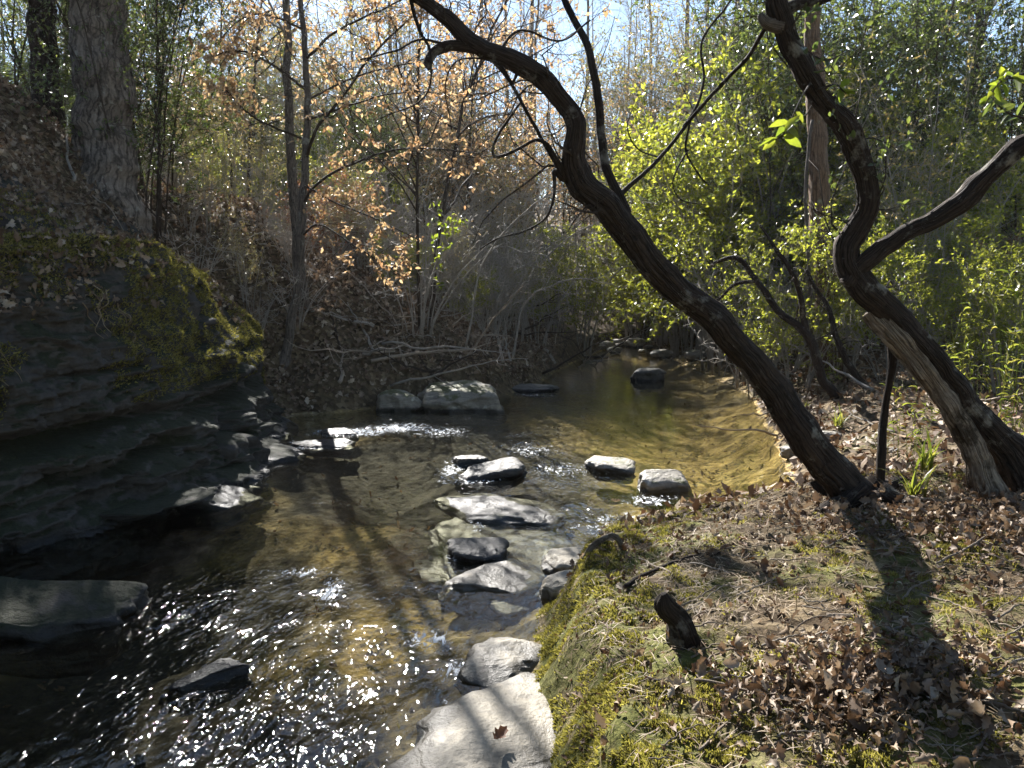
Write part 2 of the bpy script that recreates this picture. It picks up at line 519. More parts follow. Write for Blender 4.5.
M = {}
M['ground'] = ground_mat()
M['water'] = water_mat()
M['bark_dark'] = bark_mat('dark_bark', (0.009, 0.007, 0.005), (0.07, 0.05, 0.038), 1.0, (0.24, 0.225, 0.19), 0.42, 0.05)
M['bark_grey'] = bark_mat('grey_bark', (0.03, 0.025, 0.02), (0.24, 0.2, 0.165), 1.0, (0.3, 0.29, 0.25), 0.3, 0.05)
M['bark_pale'] = bark_mat('weathered_pale_wood', (0.07, 0.05, 0.035), (0.4, 0.33, 0.25), 1.0, (0.06, 0.045, 0.03), 0.75, 0.05)
M['bark_brown'] = bark_mat('brown_bark', (0.05, 0.03, 0.018), (0.2, 0.13, 0.08), 1.0, (0.2, 0.19, 0.13), 0.25)
M['twig'] = bark_mat('twig_bark', (0.17, 0.15, 0.125), (0.48, 0.43, 0.37), 0.6)
M['twig_dark'] = bark_mat('dark_twig_bark', (0.02, 0.015, 0.012), (0.10, 0.075, 0.055), 0.6)
M['stick'] = bark_mat('bleached_stick', (0.16, 0.12, 0.085), (0.5, 0.42, 0.33), 0.5)
M['privet'] = leaf_mat('yellow_green_leaf', [(0.1, 0.12, 0.025), (0.18, 0.2, 0.04), (0.26, 0.26, 0.06), (0.15, 0.165, 0.032)], 0.55, 0.36)
M['evergreen'] = leaf_mat('dull_green_leaf', [(0.04, 0.06, 0.024), (0.07, 0.095, 0.035), (0.11, 0.13, 0.045), (0.055, 0.078, 0.032)], 0.42, 0.3, 0.55)
M['speckle'] = leaf_mat('sparse_pale_leaf', [(0.09, 0.1, 0.04), (0.17, 0.15, 0.07), (0.26, 0.18, 0.1), (0.12, 0.13, 0.05), (0.3, 0.22, 0.13)], 0.45, 0.35, 0.5)
M['orange'] = leaf_mat('orange_autumn_leaf', [(0.33, 0.2, 0.11), (0.42, 0.3, 0.18), (0.48, 0.38, 0.26), (0.28, 0.16, 0.09)], 0.5, 0.5, 0.3, (1.35, 1.25, 1.0))
M['russet'] = leaf_mat('russet_dead_leaf', [(0.16, 0.07, 0.04), (0.24, 0.115, 0.065), (0.3, 0.17, 0.1)], 0.35, 0.55, 0.3, (1.3, 1.1, 0.8))
M['lime'] = leaf_mat('bright_green_leaf', [(0.12, 0.16, 0.025), (0.18, 0.2, 0.035), (0.09, 0.13, 0.02)], 0.55, 0.35)
M['litter'] = leaf_mat('dry_leaf_litter', [(0.06, 0.035, 0.022), (0.14, 0.085, 0.05), (0.2, 0.125, 0.08), (0.32, 0.24, 0.155), (0.11, 0.065, 0.035), (0.46, 0.38, 0.27)], 0.15, 0.6, 0.22, (1.2, 1.0, 0.8))
M['litter_red'] = leaf_mat('reddish_leaf_litter', [(0.085, 0.058, 0.038), (0.18, 0.125, 0.085), (0.29, 0.225, 0.16), (0.12, 0.08, 0.052), (0.44, 0.37, 0.28)], 0.15, 0.6, 0.22, (1.2, 1.0, 0.8))
M['moss'] = leaf_mat('cushion_moss', [(0.06, 0.06, 0.016), (0.17, 0.155, 0.05), (0.28, 0.25, 0.1), (0.11, 0.1, 0.03)], 0.4, 0.8, 0.1)
M['straw'] = leaf_mat('dry_straw', [(0.2, 0.14, 0.085), (0.34, 0.26, 0.17), (0.12, 0.08, 0.05), (0.42, 0.34, 0.24)], 0.2, 0.6, 0.3)
M['cane'] = leaf_mat('cane_leaf', [(0.09, 0.12, 0.025), (0.15, 0.17, 0.04), (0.22, 0.2, 0.07), (0.07, 0.095, 0.02)], 0.5, 0.4)
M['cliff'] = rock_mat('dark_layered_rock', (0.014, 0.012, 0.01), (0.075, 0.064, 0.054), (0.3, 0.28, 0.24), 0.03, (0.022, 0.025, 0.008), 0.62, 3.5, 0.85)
M['rock'] = rock_mat('grey_creek_rock', (0.1, 0.09, 0.075), (0.3, 0.27, 0.22), (0.45, 0.42, 0.36), 0.25, (0.1, 0.1, 0.03), 0.15, 8.0, 0.6)
M['rock_dark'] = rock_mat('dark_wet_rock', (0.022, 0.02, 0.018), (0.11, 0.1, 0.085), (0.26, 0.24, 0.2), 0.1, None, 0, 9.0, 0.6)
M['rock_pale'] = rock_mat('pale_creek_rock', (0.16, 0.14, 0.105), (0.42, 0.37, 0.285), (0.55, 0.5, 0.4), 0.3, None, 0, 5.0, 0.6)
M['rock_moss'] = rock_mat('mossy_boulder_rock', (0.1, 0.085, 0.065), (0.34, 0.3, 0.23), (0.52, 0.48, 0.38), 0.45, (0.1, 0.105, 0.03), 0.4, 8.0, 0.7)
M['rock_gold'] = rock_mat('drowned_golden_rock', (0.08, 0.05, 0.017), (0.3, 0.19, 0.065), (0.36, 0.25, 0.1), 0.1, None, 0, 4.0, 0.6, wet=False)

# ------------------------------------------------------------------ terrain
Lpix = [(0, 545), (90, 522), (180, 492), (225, 468), (252, 447), (268, 425), (300, 415), (345, 412), (380, 408), (430, 405), (505, 396), (535, 384), (560, 370), (585, 358), (605, 350), (622, 345)]
Rpix = [(537, 768), (533, 690), (536, 615), (565, 578), (600, 552), (640, 522), (700, 506), (745, 500), (792, 492), (788, 472), (774, 440), (757, 405), (738, 380), (712, 367), (690, 359), (665, 352), (640, 347), (622, 345)]
Lw = np.array([[-5.5, -6], [-5.3, 0], [-5.0, 2.5], [-4.5, 4.4]] + [gz(*p)[:2].tolist() for p in Lpix])
Rw = np.array([[0.5, -6], [0.3, 0], [0.15, 1.8]] + [gz(*p)[:2].tolist() for p in Rpix])
POLY = np.vstack([Lw, Rw[::-1][1:]])
SIDE = np.array([0] * (len(Lw) - 1) + [1] * (len(Rw) - 1) + [1])

def shore(x, y):
    """signed distance (negative in the water), side 0 left / 1 right, y of nearest shore point"""
    x = np.asarray(x, float); y = np.asarray(y, float)
    shp = x.shape
    x = x.ravel(); y = y.ravel()
    best = np.full(x.shape, 1e9); side = np.zeros(x.shape, int); ny = np.zeros(x.shape)
    ins = np.zeros(x.shape, bool)
    A = POLY; B = np.roll(POLY, -1, 0)
    for (ax, ay), (bx, by), s in zip(A, B, SIDE):
        dx, dy = bx - ax, by - ay
        t = np.clip(((x - ax) * dx + (y - ay) * dy) / (dx * dx + dy * dy), 0, 1)
        qx, qy = ax + t * dx, ay + t * dy
        d = (x - qx) ** 2 + (y - qy) ** 2
        k = d < best
        best[k] = d[k]; side[k] = s; ny[k] = qy[k]
        if by != ay:
            c = ((ay > y) != (by > y)) & (x < (bx - ax) * (y - ay) / (by - ay) + ax)
            ins ^= c
    d = np.sqrt(best)
    d[ins] *= -1
    return d.reshape(shp), side.reshape(shp), ny.reshape(shp)

def ytop(y):                             # height of the left rock outcrop's rim along the creek
    return np.interp(y, [0, 4, 5.7, 6.7, 8.2, 9.3, 10.4, 11.0, 11.6], [2.2, 2.3, 2.35, 2.4, 2.4, 2.25, 2.15, 1.8, 1.0])

def hgt(x, y, parts=False):
    x = np.asarray(x, float); y = np.asarray(y, float)
    wx = x + 0.10 * fbm2(x, y, 1.7, 3, 3); wy = y + 0.10 * fbm2(x, y, 1.7, 3, 4)
    d, side, ny = shore(wx, wy)
    dd = np.maximum(d, 0)
    # right bank
    fg = 1 - smooth(4.8, 5.8, ny)
    hr = fg * (0.40 * smooth(0.0, 0.34, dd) + 0.10 * smooth(0.3, 1.6, dd)) + (1 - fg) * (0.10 * smooth(0, 0.15, dd) + 0.38 * smooth(0.1, 1.4, dd))
    hr = hr + 0.022 * np.minimum(dd, 14) + 0.015 * np.minimum(np.maximum(dd - 14, 0), 60) + 0.10 * fbm2(x, y, 0.5, 3, 7) * smooth(0.3, 1.5, dd)
    # left bank
    cl = 1 - smooth(10.8, 11.8, ny)
    yt = ytop(ny)
    hc = (yt - 0.08) * smooth(0.75, 1.5, dd) + 1.1 * np.clip(dd - 1.35, 0, 2.6) + 0.3 * np.clip(dd - 4.0, 0, 4) + 0.1 * np.clip(dd - 8, 0, 60)
    ks = 0.84 - 0.46 * smooth(12.5, 18, y)
    hs = 0.42 * smooth(0.0, 0.35, dd) + ks * np.clip(dd - 0.25, 0, 4.6) + 0.14 * np.clip(dd - 4.85, 0, 60)
    hl = cl * hc + (1 - cl) * hs + (0.35 * fbm2(x, y, 0.35, 3, 9) + 0.16 * fbm2(x, y, 1.1, 3, 10)) * smooth(0.8, 2.5, dd)
    far = smooth(24, 40, y)
    h = np.where(side == 0, hl, hr)
    h = h + np.where(side == 1, 0.025, 0.0) * np.clip(y - 26, 0, 60)
    # small relief
    h = h + (0.035 * fbm2(x, y, 3.2, 3, 14) + 0.034 * fbm2(x, y, 9, 4, 15)) * smooth(0.0, 0.3, dd)
    # bed
    di = np.maximum(-d, 0)
    def blob(px, py, rx, ry):
        c = gz(px, py)
        return np.exp(-(((x - c[0]) / rx) ** 2 + ((y - c[1]) / ry) ** 2))
    dep = 0.05 + 0.16 * smooth(0.0, 0.8, di) + 0.55 * blob(110, 560, 1.3, 1.2) + 0.5 * blob(20, 700, 1.2, 1.0) + 0.22 * blob(390, 470, 0.6, 0.9) + 0.22 * blob(680, 420, 1.0, 3.0) \
        - 0.1 * blob(330, 600, 0.5, 0.5) + 0.05 * fbm2(x, y, 1.8, 4, 21) + 0.035 * fbm2(x, y, 7, 3, 22)
    dep = np.maximum(dep, 0.035) * smooth(-0.02, 0.12, di)
    h = np.where(d < 0, -dep, h)
    if parts:
        return h, d, side, ny
    return h

def hit(px, py, z0=None):                # where a pixel's sight line meets the ground
    d = ray(px, py)
    t = np.linspace(1.2, 60, 6000)
    P = d[None] * t[:, None] + np.array([0, 0, H])
    g = hgt(P[:, 0], P[:, 1])
    k = np.argmax(P[:, 2] < g)
    p = P[k]
    return np.array([p[0], p[1], g[k]])

def hz(x, y):
    return float(hgt(np.array([x]), np.array([y]))[0])

def axis(*segs):
    out = []
    for a, b, st in segs:
        out.append(np.arange(a, b, st))
    return np.concatenate(out)

def geo_axis(a, b, n, p=2.2):
    return a + (b - a) * np.linspace(0, 1, n) ** p

gx = np.concatenate([-geo_axis(12, 150, 24)[::-1], axis((-11.9, -5, 0.1), (-5, -3.2, 0.05), (-3.2, 4.4, 0.025), (4.4, 12, 0.09)), geo_axis(12, 150, 24)])
gy = np.concatenate([axis((-30, 1.4, 1.2)), axis((1.4, 6.2, 0.025), (6.2, 12, 0.05), (12, 28, 0.11)), geo_axis(28, 165, 30)])
X, Y = np.meshgrid(gx, gy)
Z, D, S, NY = hgt(X, Y, True)
nyg, nxg = X.shape
idx = np.arange(nyg * nxg).reshape(nyg, nxg)
fq = np.stack([idx[:-1, :-1], idx[:-1, 1:], idx[1:, 1:], idx[1:, :-1]], -1).reshape(-1, 4)
fgm = (S == 1) & (D > -0.1) & (NY < 5.6)
mossA = np.where(fgm, (1 - smooth(0.45, 1.0, D)) * 0.85 + 0.85 * smooth(-0.15, 0.2, fbm2(X, Y, 1.6, 3, 31)), 0)
mossA = np.where((S == 0) & (NY < 10.9) & (D > 0.2), 0.9 * (1 - smooth(1.1, 1.9, D + 0.5 * fbm2(X, Y, 1.3, 3, 33))), mossA)
mossA = np.where((S == 1) & (NY > 5.6), 0.45 * smooth(0.15, 0.4, fbm2(X, Y, 0.9, 3, 34)), mossA)
def blobw(px, py, rx, ry, x=X, y=Y):
    c = gz(px, py)
    return np.exp(-(((x - c[0]) / rx) ** 2 + ((y - c[1]) / ry) ** 2))
siltReflectA = np.clip(1.1 * blobw(90, 570, 1.9, 1.5) + 1.1 * blobw(0, 720, 1.6, 1.2) + 0.8 * blobw(385, 455, 0.75, 1.1) + 0.5 * blobw(450, 400, 1.5, 2.0) + 0.9 * blobw(640, 368, 2.2, 4.0) + 0.7 * blobw(600, 385, 1.6, 1.8) + 1.3 * blobw(440, 445, 1.7, 3.0) + 0.9 * blobw(540, 480, .7, 1.6) + 0.9 * blobw(450, 520, .8, 1.1) + 0.6 * blobw(200, 740, 1.2, .7) + 0.5 * blobw(330, 470, .8, .8) - 0.9 * blobw(355, 510, .32, .7) - .8 * blobw(300, 600, .6, .45) - .5 * blobw(400, 600, .5, .5) + 0.6 * fbm2(X, Y, 1.4, 4, 41) - 0.02, 0, 1)  # dark blobs: sediment plus the water's dark reflections put into the bed
rockyA = np.clip(smooth(-0.1, 0.3, fbm2(X, Y, 0.9, 3, 43)) * 0.8 + 0.7 * blobw(520, 480, 0.9, 1.6) - 0.9 * blobw(690, 430, 1.0, 3.0), 0, 1)
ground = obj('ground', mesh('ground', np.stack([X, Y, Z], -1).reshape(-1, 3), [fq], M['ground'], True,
                            attrs={'moss': mossA, 'rocky': rockyA, 'silt': siltReflectA}))
tag(ground, 'leaf strewn forest floor with creek bed between two banks', 'ground', kind='structure')

# the air of the wood: pale even haze
def haze(density):
    V = np.array([[x, y, z] for x in (-155, 155) for y in (-35, 170) for z in (-3, 34)], float)
    Fq = np.array([[0, 1, 3, 2], [4, 6, 7, 5], [0, 4, 5, 1], [2, 3, 7, 6], [0, 2, 6, 4], [1, 5, 7, 3]])
    m, nt = new_mat('haze')
    n = N(nt)
    pv = n('VolumePrincipled', {'Color': (0.86, 0.92, 1.0, 1), 'Density': density, 'Anisotropy': 0.45})
    o_ = n('OutputMaterial')
    nt.links.new(pv.outputs[0], o_.inputs['Volume'])
    o = obj('haze', mesh('haze', V, [Fq], m))
    tag(o, 'pale sunlit haze hanging in the wood', 'haze', kind='stuff')
haze(0.00025)

# water sheet
wx_ = np.arange(-7, 4.2, 0.045)
wy_ = np.arange(-1, 28, 0.06)
WX, WY = np.meshgrid(wx_, wy_)
wd, ws, wny = shore(WX, WY)
chop = 0.10 + 0 * WX
for px, py, rx, ry, a in [(400, 425, .9, .8, 1), (345, 432, .5, .5, .9), (460, 420, .8, .8, .9), (520, 445, .7, 1.0, .8), (555, 470, .6, .9, .75), (480, 495, .3, .4, .6), (590, 510, .45, .6, .7),
                          (540, 530, .35, .5, .6), (610, 470, .4, .8, .5), (300, 575, .4, .25, .55), (330, 590, .3, .3, .7), (430, 660, .3, .35, .7), (250, 720, .9, .65, .95), (330, 640, .6, .6, .8),
                          (180, 610, .5, .5, .8), (300, 700, .6, .5, .9), (440, 590, .35, .5, .45), (330, 500, .4, .6, .3), (400, 720, .4, .3, .45), (560, 395, .7, 1.2, .5)]:
    chop = np.maximum(chop, a * blobw(px, py, rx, ry, WX, WY))
chop = chop * (1 - 0.75 * blobw(690, 420, .9, 3.0, WX, WY)) * (1 - 0.7 * blobw(390, 465, .45, .7, WX, WY)) * (1 - 0.75 * blobw(100, 560, .8, .5, WX, WY))
WZ = 0.030 * chop * fbm2(WX, WY, 5.0, 3, 51) + 0.008 * chop * fbm2(WX, WY, 14, 2, 52)
foamGlintA = 0 * WX  # where foam and painted glints whiten the surface
for px, py, rx, ry, a in [(350, 432, .45, .3, 1), (400, 428, .5, .35, .9), (440, 432, .4, .35, .7), (310, 445, .3, .3, .8), (470, 480, .35, .2, .6), (452, 470, .12, .6, .8), (480, 520, .12, .35, .6), (560, 470, .4, .4, .45), (530, 450, .4, .4, .5), (620, 520, .35, .25, .6), (650, 500, .3, .2, .6), (590, 530, .3, .3, .4),
                          (330, 592, .07, .22, .9), (300, 572, .22, .07, .7), (430, 640, .12, .15, .8), (455, 670, .08, .1, .8), (445, 715, .06, .1, 1.0), (440, 740, .06, .08, 1.0), (455, 560, .1, .1, .5), (530, 395, .5, .3, .4)]:
    foamGlintA = np.maximum(foamGlintA, a * blobw(px, py, rx, ry, WX, WY))
iw = np.arange(WX.size).reshape(WX.shape)
wf = np.stack([iw[:-1, :-1], iw[:-1, 1:], iw[1:, 1:], iw[1:, :-1]], -1).reshape(-1, 4)
keep = (wd < 0.45)[:-1, :-1].ravel()
wf = wf[keep]
us, inv = np.unique(wf, return_inverse=True)
wv = np.stack([WX, WY, WZ], -1).reshape(-1, 3)[us]
water = obj('water', mesh('water', wv, [inv.reshape(-1, 4)], M['water'], True, attrs={'chop': chop.ravel()[us], 'foam': foamGlintA.ravel()[us]}))
tag(water, 'shallow rippling creek water glinting in the sun', 'water', kind='structure')

# ------------------------------------------------------------------ left rock outcrop
def outcrop():
    # walk the left shore from y = 2.4 round the corner into the recess
    pts = Lw[(np.arange(len(Lw)) >= 2) & (np.arange(len(Lw)) <= 10)]
    ctrl = spline(pts, 900)
    seg = np.concatenate([[0], np.cumsum(np.linalg.norm(np.diff(ctrl, axis=0), axis=1))])
    ns = int(seg[-1] / 0.022)
    s = np.linspace(0, seg[-1], ns)
    px = np.interp(s, seg, ctrl[:, 0]); py = np.interp(s, seg, ctrl[:, 1])
    k = 25
    ker = np.ones(2 * k + 1) / (2 * k + 1)
    tx = np.convolve(np.pad(np.gradient(px), k, 'edge'), ker, 'valid'); ty = np.convolve(np.pad(np.gradient(py), k, 'edge'), ker, 'valid')
    ln = np.hypot(tx, ty); nx_, ny_ = -ty / ln, tx / ln          # points away from the water (left of the walk)
    nt1, nt2 = 210, 50
    top = ytop(py) - 0.05
    fade = smooth(0, 0.6, s) * (1 - smooth(s[-1] - 0.6, s[-1], s))
    V = []
    zs = np.linspace(0, 1, nt1)
    Zg = -0.75 + (top[:, None] + 0.75) * zs[None]
    Sg = np.repeat(s[:, None], nt1, 1)
    bz = Zg - 0.085 * (Sg - 4) + 0.10 * fbm(np.stack([Sg * 0.5, Zg * 0.8, 0 * Sg], -1), 3, 61)     # bedding coordinate
    lay = bz / np.where(Zg > 1.15, 0.24, 0.15) + 0.35 * fbm(np.stack([Sg * 0.9, bz * 2.0, 0 * Sg + 3], -1), 3, 62)
    li = np.floor(lay); lf = lay - li
    def off(i):
        h1 = _hash(i.astype(np.int64), np.zeros_like(i, dtype=np.int64), np.zeros_like(i, dtype=np.int64), 63)
        vv = noise(np.stack([Sg * 1.15 + i * 3.7, i * 5.1, 0 * Sg], -1), 64)
        blk = noise(np.stack([np.floor(Sg * 1.9 + i * 0.61 + 0.35 * vv) * 1.37, i * 2.3, 0 * Sg], -1), 65)
        return (0.11 * h1 + 0.14 * vv + 0.09 * blk) * (1 - 0.55 * smooth(0.9, 1.4, Zg))
    o = off(li) * (1 - smooth(0.82, 1.0, lf)) + off(li + 1) * smooth(0.82, 1.0, lf)
    o = o - 0.05 * np.exp(-((lf - 0.91) / 0.07) ** 2) * smooth(-.2, .3, fbm(np.stack([Sg * .8, Zg * 2, 0 * Sg + 9], -1), 2, 69)) + 0.16 * fbm(np.stack([Sg * 1.1, Zg * 1.6, 0 * Sg + 4], -1), 4, 70) + 0.05 * (1 - 2 * np.abs(fbm(np.stack([Sg * 4.2, Zg * 4.5, 0 * Sg + 2], -1), 4, 71)))
    lower = 0.45 * (1 - smooth(0.12, 0.3, Zg + 0.02 * Sg)) + 0.3 * (1 - smooth(0.42, 0.56, Zg + 0.03 * Sg))                     # lower ledges stick out over the pool
    crack = -0.28 * np.exp(-((Zg - (0.78 - 0.02 * Sg)) / 0.09) ** 2)
    o = o + 0.05 * fbm(np.stack([Sg * 3, Zg * 5, 0 * Sg], -1), 4, 66) + 0.03 * fbm(np.stack([Sg * 9, Zg * 14, 0 * Sg], -1), 4, 67)
    for fs_, fz_, am, sd_ in ((2.6, 5.5, .075, 81), (5.5, 11, .04, 83)):
        wq = fbm(np.stack([Sg * 1.4, Zg * 2.4, 0 * Sg + sd_], -1), 2, sd_)
        c1 = np.floor(Sg * fs_ + 0.9 * wq + 0.5 * np.floor(bz * fz_)); c2 = np.floor(bz * fz_ + 0.7 * wq)
        o = o + am * _hash(c1.astype(np.int64), c2.astype(np.int64), (0 * c1).astype(np.int64), sd_) * (1 - 0.4 * smooth(1.0, 1.5, Zg))
    lean = 0.12 + 0.72 * np.clip(Zg / top[:, None], 0, 1) ** 1.7
    dist = lean - (o + 0.55 * lower * smooth(0, 1.5, Sg) + crack)
    dist = dist * fade[:, None] + 0.6 * (1 - fade[:, None])
    P1 = np.stack([px[:, None] + nx_[:, None] * dist, py[:, None] + ny_[:, None] * dist, Zg], -1)
    # rounded mossy cap running back into the slope
    e = dist[:, -1]
    tt = np.linspace(0, 1, nt2 + 1)[1:]
    d2 = e[:, None] + (2.3 - e[:, None]) * tt[None] ** 1.15
    cx = px[:, None] + nx_[:, None] * d2; cy = py[:, None] + ny_[:, None] * d2
    gh = hgt(cx, cy)
    bul = 0.05 * fbm(np.stack([cx * 2.2, cy * 2.2, 0 * cx], -1), 3, 68)
    w = smooth(0.0, 0.45, tt)[None]
    zc = (1 - w) * (top[:, None] + 0.06 * np.sqrt(tt)[None]) + w * (gh + 0.05 + bul) - 0.16 * smooth(0.75, 1.0, tt)[None] - 0.3 * (1 - fade[:, None])
    zc = np.maximum(zc, np.minimum(gh + 0.02, zc + 0.5) - 0.5 * smooth(0.7, 1, tt)[None])
    P2 = np.stack([cx, cy, zc], -1)
    P = np.concatenate([P1, P2], 1)
    a, b = P.shape[:2]
    ii = np.arange(a * b).reshape(a, b)
    f = np.stack([ii[:-1, :-1], ii[1:, :-1], ii[1:, 1:], ii[:-1, 1:]], -1).reshape(-1, 4)
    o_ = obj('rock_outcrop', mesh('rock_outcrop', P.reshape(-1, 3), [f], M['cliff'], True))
    tag(o_, 'dark layered rock outcrop with mossy rim walling the left side of the creek', 'rock outcrop')
    return P
OUTC = outcrop()

# ------------------------------------------------------------------ loose rocks
_bm = bmesh.new()
bmesh.ops.create_icosphere(_bm, subdivisions=5, radius=1)
_bm.verts.ensure_lookup_table()
ICO_V = np.array([v.co[:] for v in _bm.verts])
ICO_F = np.array([[v.index for v in f.verts] for f in _bm.faces])
_bm.free()

def rock(label, c, size, rz=0.0, seed=0, mat='rock', box=5.0, cuts=7, tilt=(0, 0), rough=0.05, name='rock', cat='rock', group=None, strat=0.03):
    g = np.random.default_rng(seed + 900)
    v = ICO_V
    e = box
    p = v / (np.abs(v) ** e).sum(1, keepdims=True) ** (1 / e)
    for k in range(cuts):
        n_ = unit(g.normal(size=3) * np.array([1, 1, 0.55]))
        c0 = 0.62 + 0.3 * g.random()
        dd = p @ n_ - c0 * (np.abs(n_).sum() ** 0.5)
        p = p - np.where(dd > 0, dd, 0)[:, None] * n_[None] * 0.92
    q = p * np.asarray(size) / 2
    sc_ = 1.0 / max(size)
    q[:, :2] *= (1 + 0.22 * fbm(np.stack([v[:, 0] * 1.6, v[:, 1] * 1.6, v[:, 2] * .6 + seed], -1), 3, seed + 7) + 0.10 * fbm(np.stack([v[:, 0] * 5, v[:, 1] * 5, v[:, 2] * 2 + seed], -1), 3, seed + 8))[:, None]
    q = q + unit(v) * (rough * max(size) * (0.65 * fbm(q * sc_ * 3 + seed, 4, seed) + 0.25 * fbm(q * sc_ * 11 + seed, 3, seed + 3)))[:, None] * np.array([1, 1, 0.6])
    # bedding steps
    lay = q[:, 2] / (0.28 * size[2] + 1e-6) + 0.5 * noise(q * sc_ * 3 + 5, seed)
    st = noise(np.stack([np.floor(lay) * 1.7, np.floor(lay) * 0 + seed, 0 * lay], -1), 77) * strat * max(size)
    q[:, :2] += unit(q[:, :2]) * st[:, None]
    o = obj(name, mesh(name, q, [ICO_F], M[mat], True))
    o.rotation_euler = (tilt[0], tilt[1], rz)
    o.location = c
    tag(o, label, cat, group)
    return o

def rockpx(label, xl, xr, yb, depth, height, seed, mat='rock', top=0.1, rz=0.0, tilt=(0, 0), box=5.0, rough=0.05, cuts=7, zb=0.0, **k):
    c = gz((xl + xr) / 2, yb, zb)
    w = (xr - xl) / F * (c[1] + depth / 2)
    return rock(label, (c[0], c[1] + depth / 2, top - height / 2), (w, depth, height), rz, seed, mat, box, cuts, tilt, rough, **k)

rockpx('big flat topped boulder with mossy top beside the rapids', 413, 508, 412, 0.95, 0.62, 1, 'rock_moss', 0.36, R(-6), (R(7), R(-4)), 4.0, 0.07, 10)
rockpx('short dark block of rock just left of the big boulder', 374, 418, 412, 0.6, 0.5, 2, 'rock_moss', 0.27, R(24), (R(5), R(6)), 3.5, 0.07)
rockpx('low flat rock right of the big boulder at the pool mouth', 500, 555, 392, 0.7, 0.22, 3, 'rock_dark', 0.09)
rockpx('small dark rock upstream of the grey capped rock', 454, 488, 467, 0.28, 0.16, 4, 'rock_dark', 0.08, R(20))
rockpx('wedge shaped wet rock with grey sunlit top in mid creek', 457, 525, 480, 0.4, 0.24, 5, 'rock_dark', 0.10, R(12), (R(8), R(-10)))
rockpx('long half drowned grey slab slanting across the rapids', 446, 552, 528, 1.25, 0.22, 6, 'rock', 0.022, R(32), (R(-3), R(2)), 3.5)
rockpx('broad drowned grey ledge linking the mid creek stones', 425, 585, 606, 2.1, 0.24, 23, 'rock', -0.012, R(16), (R(1), R(2)), 3.2, 0.06)
rockpx('small rock with pale top left of the triangular white topped rock', 586, 636, 474, 0.4, 0.2, 7, 'rock', 0.10, R(-10), (R(4), R(4)))
rockpx('triangular rock with white sunlit top at the pool edge', 634, 694, 492, 0.4, 0.34, 8, 'rock', 0.14, R(8), (R(14), R(6)), 4.0)
rockpx('dark sided stone above the pale tongue of rock in mid creek', 447, 510, 562, 0.36, 0.24, 9, 'rock_dark', 0.075, R(10), (R(5), R(3)))
rockpx('pale tongue shaped rock lying in the mid creek current', 456, 544, 604, 0.85, 0.2, 10, 'rock_pale', 0.02, R(-32), (R(-3), R(4)), 3.0)
rockpx('pale flat stone wedged against the bank below the root loop', 540, 602, 574, 0.4, 0.16, 11, 'rock_pale', 0.08, R(15), (0, R(3)), 3.5)
rockpx('grey stone tucked under the mossy bank tip', 545, 600, 606, 0.34, 0.3, 12, 'rock_pale', 0.13, R(40), (0, 0), 3.5)
rockpx('broad pale sunlit slab at the foot of the mossy bank', 415, 600, 815, 1.05, 0.2, 13, 'rock_pale', 0.075, R(-22), (R(1), R(4)), 3.5, 0.04, cuts=10)
rockpx('narrow pale slab with ragged end upstream of the broad slab', 452, 560, 690, 0.55, 0.16, 14, 'rock_pale', 0.05, R(-35), (R(0), R(4)), 3.5, 0.05, cuts=10)
rockpx('narrow grey slab tilting out of the glittering water', 152, 240, 690, 0.22, 0.16, 15, 'rock_dark', 0.035, R(38), (R(-4), R(-10)), 6.0)
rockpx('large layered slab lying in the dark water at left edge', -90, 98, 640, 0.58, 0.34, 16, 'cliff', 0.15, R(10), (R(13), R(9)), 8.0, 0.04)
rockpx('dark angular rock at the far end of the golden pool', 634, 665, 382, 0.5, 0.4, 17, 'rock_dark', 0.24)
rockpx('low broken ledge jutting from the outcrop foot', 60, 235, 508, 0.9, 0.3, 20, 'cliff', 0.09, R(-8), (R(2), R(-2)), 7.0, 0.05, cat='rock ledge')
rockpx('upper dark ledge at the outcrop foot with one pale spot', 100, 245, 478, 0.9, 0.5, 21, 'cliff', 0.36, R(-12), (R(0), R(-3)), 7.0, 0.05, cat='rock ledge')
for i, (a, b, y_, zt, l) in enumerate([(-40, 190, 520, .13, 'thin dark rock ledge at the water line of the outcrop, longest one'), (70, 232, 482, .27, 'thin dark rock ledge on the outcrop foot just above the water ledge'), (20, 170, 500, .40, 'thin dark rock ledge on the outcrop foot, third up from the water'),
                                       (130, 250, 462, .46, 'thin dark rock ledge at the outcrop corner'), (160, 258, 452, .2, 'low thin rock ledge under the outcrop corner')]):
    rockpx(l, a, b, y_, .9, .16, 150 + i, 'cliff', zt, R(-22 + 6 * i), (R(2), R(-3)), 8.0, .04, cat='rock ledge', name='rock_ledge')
for i, (a, b, y_, l) in enumerate([(228, 300, 458, 'flat wet rock below the sapling nearest the outcrop ledge'), (285, 348, 448, 'flat wet rock with a white glinting rim below the sapling'), (318, 352, 436, 'small wet rock at the left end of the rapids')]):
    rockpx(l, a, b, y_, 0.5, 0.16, 30 + i, 'cliff', 0.03, R(20 * i - 20), (0, 0), 5.0)
# far cobbles at the head of the pool
for i in range(26):
    px = 596 + rng.random() * 150
    py = 346 + (px - 596) / 150 * 14 + rng.normal() * 3.5
    c = gz(px, py, 0.03)
    s = 0.25 + 0.55 * rng.random() ** 2
    rock('pale cobble on the stony bar at the head of the pool', (c[0], c[1], 0.04 + 0.1 * s), (s, s * 0.8, s * 0.45), rng.random() * 6, 60 + i, 'rock_pale' if i % 3 else 'rock', 3.0, 5, group='cobbles on the far stony bar')
